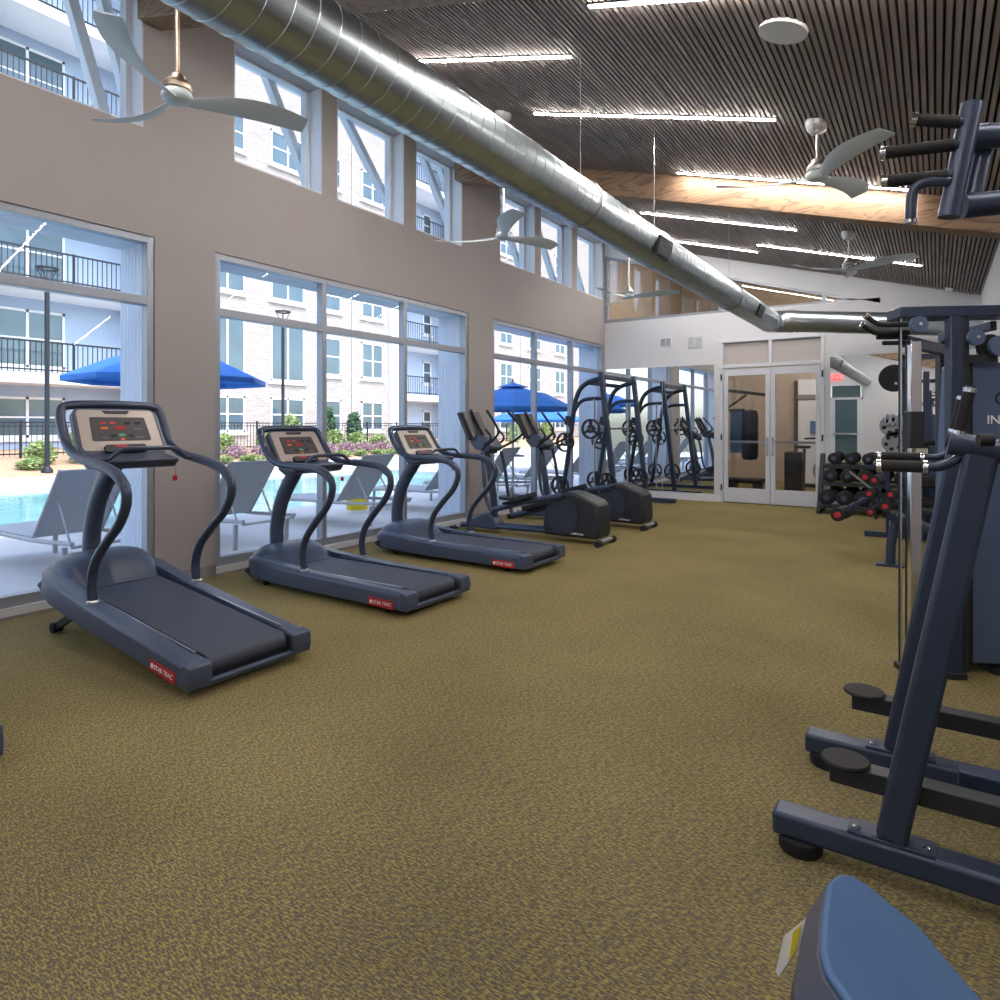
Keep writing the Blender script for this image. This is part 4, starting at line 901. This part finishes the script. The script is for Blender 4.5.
for s in (-1, 1): MB().cyl((-2.98 + .1 * s, 13.1, 1.56), (-2.98, 13.1, 1.88), .006).build('chain', 'steel', bs)
mt = thing('hanging_exercise_mat', 'blue exercise mat hanging behind the punching bag', 'mat', (0, 0, 0))
MB().b2(-3.40, -3.13, 13.25, 13.30, .75, 1.55).build('mat', 'blue', mt, bevel=.02)
MB().b2(-3.42, -3.11, 13.27, 13.29, 1.55, 1.62).build('hanger', 'iron', mt)
st = thing('step_platform', 'low black step platform on the floor behind the left door leaf', 'step', (0, 0, 0))
MB().b2(-3.3, -2.65, 12.5, 12.9, .22, .30).build('top', 'rubber', st, bevel=.02)
for x in (-3.2, -2.75): MB().b2(x - .06, x + .06, 12.52, 12.88, 0, .22).build('riser', 'iron', st, bevel=.01)
sp = thing('black_cabinet', 'black cabinet standing behind the right door leaf', 'cabinet', (0, 0, 0))
MB().b2(-2.42, -2.12, 13.4, 13.8, .02, .78).build('body', 'iron', sp, bevel=.01); MB().b2(-2.40, -2.14, 13.385, 13.4, .08, .72).build('door', 'plastic2', sp)
tr = thing('floor_ladder', 'thin black agility ladder lying on the floor beyond the doors', 'ladder', (0, 0, .008))
for s in (0, .3): MB().bar((-3.2, 12.0 + s, 0), (-1.7, 12.0 + s, 0), .02, .012).build('strap', 'iron', tr)
for k in range(5): MB().bar((-3.1 + k * .33, 12.0, .004), (-3.1 + k * .33, 12.3, .004), .03, .01).build('rung', 'iron', tr)
# bright doorway alcove with bike
struct(MB().b2(-2.58, -1.2, 15.90, 15.96, 0, 1.86).build('trim_7', 'white'))
struct(MB().b2(-2.62, -1.2, 15.88, 15.96, 1.87, 1.97).build('trim_8', 'trim'))
struct(MB().b2(-2.58, -1.2, 15.90, 15.96, 1.98, 2.32).build('trim_9', 'white'))
struct(MB().b2(-2.66, -2.59, 15.88, 15.96, 0, 2.3).build('trim_10', 'bark'))
pic = MB().b2(-2.33, -2.12, 15.86, 15.90, 1.12, 1.39).build('wall_screen', 'blue'); tag(pic, 'blue wall screen seen through the right door leaf', 'screen')
bk = thing('exercise_bike', 'dark exercise bike seen through the right door leaf', 'exercise bike', (-2.10, 14.8, 0))
MB().tube([(-.35, 0, .05), (.4, 0, .05)], .04).build('base', 'iron', bk)
MB().lathe([(0, -.04), (.24, -.04), (.24, .04), (0, .04)], 28, (.22, 0, .36), 'y').build('flywheel', 'greyplate', bk)
MB().tube([(.22, 0, .36), (.15, 0, .75), (.1, 0, 1.0)], .03).build('front_post', 'iron', bk)
MB().tube([(-.2, 0, .08), (-.18, 0, .80)], .03).build('seat_post', 'iron', bk); MB().box((-.2, 0, .84), (.26, .18, .06)).build('saddle', 'rubber', bk, bevel=.02)
MB().tube([(-.15, -.2, 1.02), (.1, -.15, 1.03), (.1, .15, 1.03), (-.15, .2, 1.02)], .018).build('handlebar', 'iron', bk)

# ------------------------------------------------------------------ outdoors
struct(MB().b2(XO - .02, -8.7, -12, 40, -.25, -.05).build('pool_deck', 'concrete'))
struct(MB().prism([(-16.6, -12), (-16.6, 5), (-15.9, 10.5), (-14.9, 13.5), (-14.4, 20), (-14.4, 40), (-19.6, 40), (-19.6, -12)], 'z', -.25, -.05).build('pool_walk', 'concrete'))
struct(MB().prism([(-8.7, -12), (-9.7, -12), (-9.6, 3.2), (-9.1, 4.3), (-8.7, 5.5)], 'z', -.25, -.05).build('pool_coping', 'concrete'))
struct(MB().b2(-17, -8.4, -12, 40, -.5, -.14).build('pool_water', 'water'))
struct(MB().b2(-8.7, -14.4, 14.5, 40, -.25, -.05).build('pool_end_deck', 'concrete'))
struct(MB().prism([(-19.6, -.3), (-19.6, -.02), (-22.6, .36), (-30, .5), (-60, .5), (-60, -.3)], 'y', -15, 70).build('planting_bed', 'mulch'))

# fence
fn = thing('iron_fence', 'long black iron picket fence beyond the pool', 'fence', (-22.3, 0, .33))
for k in range(31): MB().b2(-.03, .03, -6 + 2 * k - .03, -6 + 2 * k + .03, -.1, 1.12).build('post', 'iron', fn)
MB().b2(-.015, .015, -6, 54, 1.03, 1.07).build('rail', 'iron', fn); MB().b2(-.015, .015, -6, 54, .92, .95).build('rail', 'iron', fn); MB().b2(-.015, .015, -6, 54, .10, .14).build('rail', 'iron', fn)
pk_ = MB()
y = -6
while y < 54: pk_.b2(-.007, .007, y - .007, y + .007, .05, 1.05); y += .14
tag(pk_.build('pickets', 'iron', fn), kind='stuff')

# lamp posts
def lamp(loc, label):
    t = thing('lamp_post', label, 'street lamp', loc, 0, 'tall lamp posts by the fence')
    MB().cyl((0, 0, -.1), (0, 0, 5.1), .06, 12).build('pole', 'iron', t)
    MB().lathe([(0, 0), (.14, 0), (.14, .1), (.07, .2), (0, .2)], 16).build('base', 'iron', t)
    MB().lathe([(.24, 5.50), (.28, 5.52), (.28, 5.56), (.24, 5.56), (.24, 5.50)], 20).build('shade', 'iron', t)
    for k in range(4):
        a = R(45 + 90 * k); MB().cyl((0, 0, 5.05), (.25 * math.cos(a), .25 * math.sin(a), 5.52), .013, 6).build('strut', 'iron', t)
lamp((-19.9, 7.75, -.02), 'tall black lamp post seen through the leftmost window')
lamp((-20.22, 15.62, -.02), 'tall black lamp post seen through the wide middle window')

# apartment building
bd = thing('apartment_building', 'tall pale brick apartment building with white windows and blue balconies', 'building', (-25, 0, 0))
FP = 3.1; HT = 18.8
w = MB(); w.b2(0, -8, 14.0, 26.3, 0, HT); w.b2(0, -8, 33.2, 52, 0, HT); w.b2(0, -8, -10, 7.2, 0, HT)
w.build('brick_wall', 'brick', bd)
w = MB(); w.b2(-1.8, -8, 7.2, 14.0, 0, HT); w.b2(-1.8, -8, 26.3, 33.2, 0, HT); w.build('recessed_wall', 'siding_blue', bd)
w = MB()
for yy in (7.5, 13.6, 26.6, 32.9): w.b2(.25, -.25, yy - .3, yy + .3, 0, HT)
w.build('corner_pilasters', 'whitetrim', bd)
w = MB()
for fl in range(1, 6):
    z = fl * FP - .05
    sl = MB(); sl.b2(.12, -1.9, 7.2, 14.0, z - .35, z); sl.b2(.12, -1.9, 26.3, 33.2, z - .35, z); sl.build('balcony_slab', 'white', bd)
    for (a, b_) in ((7.8, 13.3), (26.9, 32.6)):
        rl = MB(); rl.b2(.05, 0, a, b_, z + 1.02, z + 1.08); rl.b2(.05, 0, a, b_, z + .08, z + .13)
        yy = a
        while yy <= b_: rl.b2(.035, .01, yy - .012, yy + .012, z, z + 1.05); yy += .16
        for q in (a, (a + b_) / 2, b_): rl.b2(.06, -.0, q - .03, q + .03, z, z + 1.1)
        rl.build('balcony_railing', 'iron', bd)
def bwin(y0, y1, z0, z1, x=0, nv=2, nh=2):
    t = .09; f = MB(); f.b2(x + .06, x - .05, y0, y1, z0, z0 + t); f.b2(x + .06, x - .05, y0, y1, z1 - t, z1)
    for i in range(nv + 1):
        c_ = y0 + t / 2 + (y1 - y0 - t) * i / nv; f.b2(x + .06, x - .05, c_ - t / 2, c_ + t / 2, z0, z1)
    for i in range(1, nh): c_ = z0 + (z1 - z0) * i / nh; f.b2(x + .05, x - .04, y0, y1, c_ - .03, c_ + .03)
    f.b2(x + .12, x - .05, y0 - .1, y1 + .1, z0 - .14, z0)
    fr = f.build('window', 'white', bd); MB().b2(x + .025, x + .01, y0 + .03, y1 - .03, z0 + .03, z1 - .03).build('pane', 'pane_dark', fr)
def dcol(y0, y1, nv):
    bwin(y0, y1, 1.0, 2.55, 0, nv); bwin(y0, y1, 3.75, 5.65, 0, nv)
    for fl in (2, 3, 4): bwin(y0, y1, fl * FP + .75, fl * FP + 2.3, 0, nv)
for (a, b_) in ((15.6, 17.3), (18.6, 20.5)):
    bwin(a, b_, 1.0, 2.55, 0, 2); bwin(a, b_, 3.3, 6.1, 0, 2, 1)
    bwin(a, b_, 7.0, 8.0, 0, 2, 1)
    for fl in (3, 4): bwin(a, b_, fl * FP + .75, fl * FP + 2.3, 0, 2)
dcol(21.7, 22.8, 1); dcol(24.2, 25.8, 2); dcol(34.5, 35.7, 1); dcol(37.2, 38.8, 2); dcol(41.0, 42.8, 2); dcol(45, 46.6, 2); dcol(2.8, 4.6, 2); dcol(-2, -.4, 2)
for fl in range(0, 5):
    for (a, b_) in ((8.6, 11.0), (27.6, 29.4)): bwin(a, b_, fl * FP + .25 + (.6 if fl == 0 else 0), fl * FP + 2.3, -1.8, 2, 2)
    bwin(31.2, 32.0, fl * FP + .8, fl * FP + 2.2, -1.8, 1, 2)
for yy in (14.2, 23.6, 40.0):
    MB().cyl((.06, yy, 0.3), (.06, yy, HT), .06, 8).build('downpipe', 'white', bd)
MB().b2(.3, -8.2, -10, 52, HT, HT + .35).build('parapet', 'white', bd)

# umbrellas
def umbrella(loc, rz, sz, label, ztop=2.42):
    t = thing('patio_umbrella', label, 'umbrella', loc, rz, 'blue patio umbrellas by the pool')
    MB().cyl((0, 0, .0), (0, 0, ztop + .08), .024, 12).build('pole', 'loungeframe', t)
    MB().lathe([(0, 0), (.26, 0), (.26, .05), (.05, .09), (0, .09)], 20).build('base', 'iron', t)
    m_ = MB(); n_ = 8; rim = [(sz * math.cos(R(22.5 + 45 * k)), sz * math.sin(R(22.5 + 45 * k)), ztop - .40) for k in range(n_)]
    mid = [(sz * .55 * math.cos(R(22.5 + 45 * k)), sz * .55 * math.sin(R(22.5 + 45 * k)), ztop - .15) for k in range(n_)]
    low = [(p[0], p[1], p[2] - .07) for p in rim]; c2 = [(0, 0, ztop)]
    vs = c2 + mid + rim + low
    fs = [(0, 1 + k, 1 + (k + 1) % n_) for k in range(n_)] + [(1 + k, 9 + k, 9 + (k + 1) % n_, 1 + (k + 1) % n_) for k in range(n_)] + [(9 + k, 17 + k, 17 + (k + 1) % n_, 9 + (k + 1) % n_) for k in range(n_)]
    cn = m_.add(vs, fs).build('canopy', 'canvas', t, ang=5)
    so = cn.modifiers.new('s', 'SOLIDIFY'); so.thickness = .01
    vt = MB(); rv = [(.30 * math.cos(R(22.5 + 45 * k)), .30 * math.sin(R(22.5 + 45 * k)), ztop - .03) for k in range(8)]
    vt.add([(0, 0, ztop + .06)] + rv, [(0, 1 + k, 1 + (k + 1) % 8) for k in range(8)]).build('vent_cap', 'canvas', cn, ang=5)
    for k in range(8): MB().cyl((0, 0, ztop - .45), (rim[k][0] * .55, rim[k][1] * .55, ztop - .17), .008, 6).build('rib', 'loungeframe', t)
    MB().lathe([(0, 0), (.02, .01), (.012, .06), (0, .08)], 10, (0, 0, ztop + .06)).build('finial', 'iron', t)
umbrella((-8.42, 4.72, -.05), 0, 1.22, 'blue patio umbrella split by the wall pier between the first two windows', 2.36)
umbrella((-6.42, 9.99, -.05), .2, 1.12, 'bright blue patio umbrella in front of the farthest window', 2.07)
umbrella((-9.6, 16.3, -.05), .1, 1.35, 'paler blue patio umbrella below and behind the bright one', 1.9)
umbrella((-14.9, 23.6, -.05), .1, 1.4, 'small far blue umbrella in the right light of the middle window', 1.95)

# loungers
def make_lounger(label, loc, rz, back=40):
    t = thing('sun_lounger', label, 'sun lounger', loc, rz, 'grey sun loungers on the pool deck')
    for s in (-1, 1):
        MB().tube(smooth_path([(0, s * .32, .30), (.5, s * .32, .33), (1.2, s * .32, .33), (1.9, s * .32, .36)], 3), .02, 8).build('side_rail', 'loungeframe', t)
        for x in (.15, 1.75): MB().bar((x, s * .32, .0), (x + .02, s * .32, .32), .03, .04, up=(0, 1, 0)).build('leg', 'loungeframe', t)
    for x in (0.02, .75, 1.88): MB().cyl((x, -.32, .33), (x, .32, .33), .014, 8).build('cross_bar', 'loungeframe', t)
    MB().bar((0.0, 0, .335), (1.15, 0, .345), .58, .012).build('seat_sling', 'sling', t)
    a = R(back); L_ = .78
    e = Vector((1.15 + L_ * math.cos(a), 0, .345 + L_ * math.sin(a)))
    bs_ = MB().bar((1.15, 0, .345), e, .56, .012).build('back_sling', 'sling', t)
    for s in (-1, 1): MB().cyl((1.15, s * .29, .345), (e.x, s * .29, e.z), .016, 8).build('back_frame', 'loungeframe', bs_)
    for s in (-1, 1): MB().cyl((1.15 + .45 * math.cos(a), s * .22, .345 + .45 * math.sin(a)), (1.65, s * .22, .33), .01, 8).build('prop', 'loungeframe', t)
    return t
l0 = make_lounger('grey sun lounger with raised back behind the first treadmill', (-7.85, 2.75, -.05), R(2), 52)
for (y_, lab) in [(4.35, 'grey sun lounger mostly hidden by the pier between the first two windows'), (6.15, 'grey sun lounger behind the console of the middle treadmill'),
                  (7.85, 'grey sun lounger behind the console of the farthest treadmill'), (9.25, 'grey sun lounger left of the umbrella pole at the farthest window'),
                  (10.75, 'grey sun lounger right of the umbrella pole, behind the elliptical handles'), (12.4, 'grey sun lounger behind the round weight plates')]:
    dup(l0, (-7.85 + .02 * y_, y_, -.05), R(2 + (y_ * 7) % 5 - 2), lab)
bu = thing('bucket', 'white bucket with a yellow label between the loungers', 'bucket', (-7.36, 7.05, -.05))
MB().lathe([(0, 0), (.15, 0), (.18, .36), (.19, .37), (.19, .40), (0, .40)], 24).build('body', 'white', bu)
MB().lathe([(.155, .06), (.176, .30), (.180, .30), (.159, .06), (.155, .06)], 24).build('label_band', 'yellow', bu)

# plants
def shrub(name, loc, sx, sz, m, label, group, seed):
    rnd = random.Random(seed); mb = MB(); vs = []; fs = []
    nleaf = 420
    for i in range(nleaf):
        while True:
            p = Vector((rnd.uniform(-1, 1), rnd.uniform(-1, 1), rnd.uniform(-1, 1)))
            if .35 < p.length < 1: break
        c_ = Vector((p.x * sx, p.y * sx, sz / 2 + p.z * sz / 2)); s_ = .10 * min(1.6, max(.7, sz))
        d_ = Vector((rnd.uniform(-1, 1), rnd.uniform(-1, 1), rnd.uniform(-.3, 1))).normalized(); e_ = d_.cross(Vector((rnd.uniform(-1, 1), rnd.uniform(-1, 1), .2))).normalized()
        o_ = len(vs); vs += [c_ - d_ * s_, c_ + e_ * s_ * .35, c_ + d_ * s_, c_ - e_ * s_ * .35]; fs.append((o_, o_ + 1, o_ + 2, o_ + 3))
    t = thing(name, label, 'shrub', loc, 0, group)
    MB().add(vs, fs).build('foliage', m, t, ang=180)
    for k in range(3): MB().cyl((0, 0, -.1), (sx * .4 * math.cos(k * 2.1), sx * .4 * math.sin(k * 2.1), sz * .6), .02, 6).build('stem', 'bark', t)
    return t
g1 = 'green shrubs in the bed beyond the pool'
pg = shrub('shrub', (-21.0, 9.15, .1), .45, 1.25, 'leaf', 'tall light green shrub left of the first lamp post', g1, 1)
def cp(src, loc, sc, lab, rz=0):
    c_ = dup(src, loc, rz, lab); c_.scale = sc; return c_
cp(pg, (-21.2, 8.1, .12), (.9, .9, .6), 'yellow green shrub at the left edge of the planting bed', 1)
cp(pg, (-20.5, 7.6, .05), (.8, .8, .28), 'low green tuft in front of the first lamp post', 2)
cp(pg, (-20.6, 9.9, .05), (.8, .8, .25), 'low green tuft right of the first lamp post', 3)
for k, (y_, s_, zz) in enumerate([(13.2, 1.0, .75), (14.25, .9, .7), (16.0, .8, .8), (17.2, .9, 1.3), (18.4, 1.0, .6), (19.5, 1.1, .8), (20.8, 1.2, .7), (22.2, 1.2, .6), (25.5, 1.3, .8), (29, 1.3, .9), (31, 1.5, 1.0), (34, 1.5, 1.0), (38, 1.6, 1.2)]):
    cp(pg, (-21.75, y_, .15), (min(s_, 1), min(1, s_), zz), 'yellow green shrub number %s of the row along the fence behind the middle windows' % ['one', 'two', 'three', 'four', 'five', 'six', 'seven', 'eight', 'nine', 'ten', 'eleven', 'twelve', 'thirteen'][k], k)
pp = shrub('flowering_shrub', (-20.75, 13.0, .05), .40, .55, 'leafpurple', 'purple shrub of the bed behind the middle treadmill, leftmost', 'purple shrubs beyond the pool', 3)
for k, y_ in enumerate([14.0, 15.0, 16.0, 17.1, 18.4, 19.8, 21.0, 22.3, 23.8, 25.5]):
    cp(pp, (-20.75, 14.05 + 1.05 * k, .05), (1, 1.05, 1), 'purple shrub %s from the left in the bed beyond the pool' % ['second', 'third', 'fourth', 'fifth', 'sixth', 'seventh', 'eighth', 'ninth', 'tenth', 'eleventh'][k], k)
pd = shrub('cypress_shrub', (-23.0, 20.2, .3), .32, 1.9, 'leafdark', 'narrow dark evergreen against the brick wall, left of the pair', 'narrow evergreens at the wall', 5)
cp(pd, (-23.0, 21.8, .3), (1, 1, .9), 'narrow dark evergreen against the brick wall, right of the pair')
for k in range(14):
    c_ = cp(pg, (-19.95, 12.0 + k * 1.05, .0), (.7, 1.0, .22), 'low dry grass clump at the pool side edge of the bed', k); c_['group'] = 'low grass clumps edging the bed'

# ------------------------------------------------------------------ lights, world, camera
sun = bpy.data.lights.new('sun', 'SUN'); sun.energy = .82; sun.angle = R(2); sun.color = (1, .96, .90)
so = bpy.data.objects.new('sun', sun); COL.objects.link(so)
so.rotation_euler = Vector((-.60, .18, -1.0)).to_track_quat('-Z', 'Y').to_euler()
wd = bpy.data.worlds.new('sky'); SC.world = wd; wd.use_nodes = True
nt = wd.node_tree; bg = nt.nodes['Background']
sk = nt.nodes.new('ShaderNodeTexSky'); sk.sky_type = 'NISHITA'; sk.sun_disc = False; sk.sun_elevation = R(55); sk.sun_rotation = R(90); sk.dust_density = 2.5; sk.air_density = 1.0
nt.links.new(sk.outputs[0], bg.inputs[0]); bg.inputs[1].default_value = .25

cam = bpy.data.cameras.new('camera'); co = bpy.data.objects.new('camera', cam); COL.objects.link(co)
cam.sensor_width = 36; cam.sensor_fit = 'HORIZONTAL'; cam.lens = 36 * 650 / 1000; cam.shift_y = -.075; cam.clip_start = .05; cam.clip_end = 300
co.location = (0, 0, 1.3); co.rotation_euler = (R(90), 0, math.atan(436 / 650))
SC.camera = co
vs_ = SC.view_settings; vs_.view_transform = 'Standard'; vs_.look = 'None'; vs_.gamma = 1; vs_.use_curve_mapping = False; vs_.exposure = 1.35
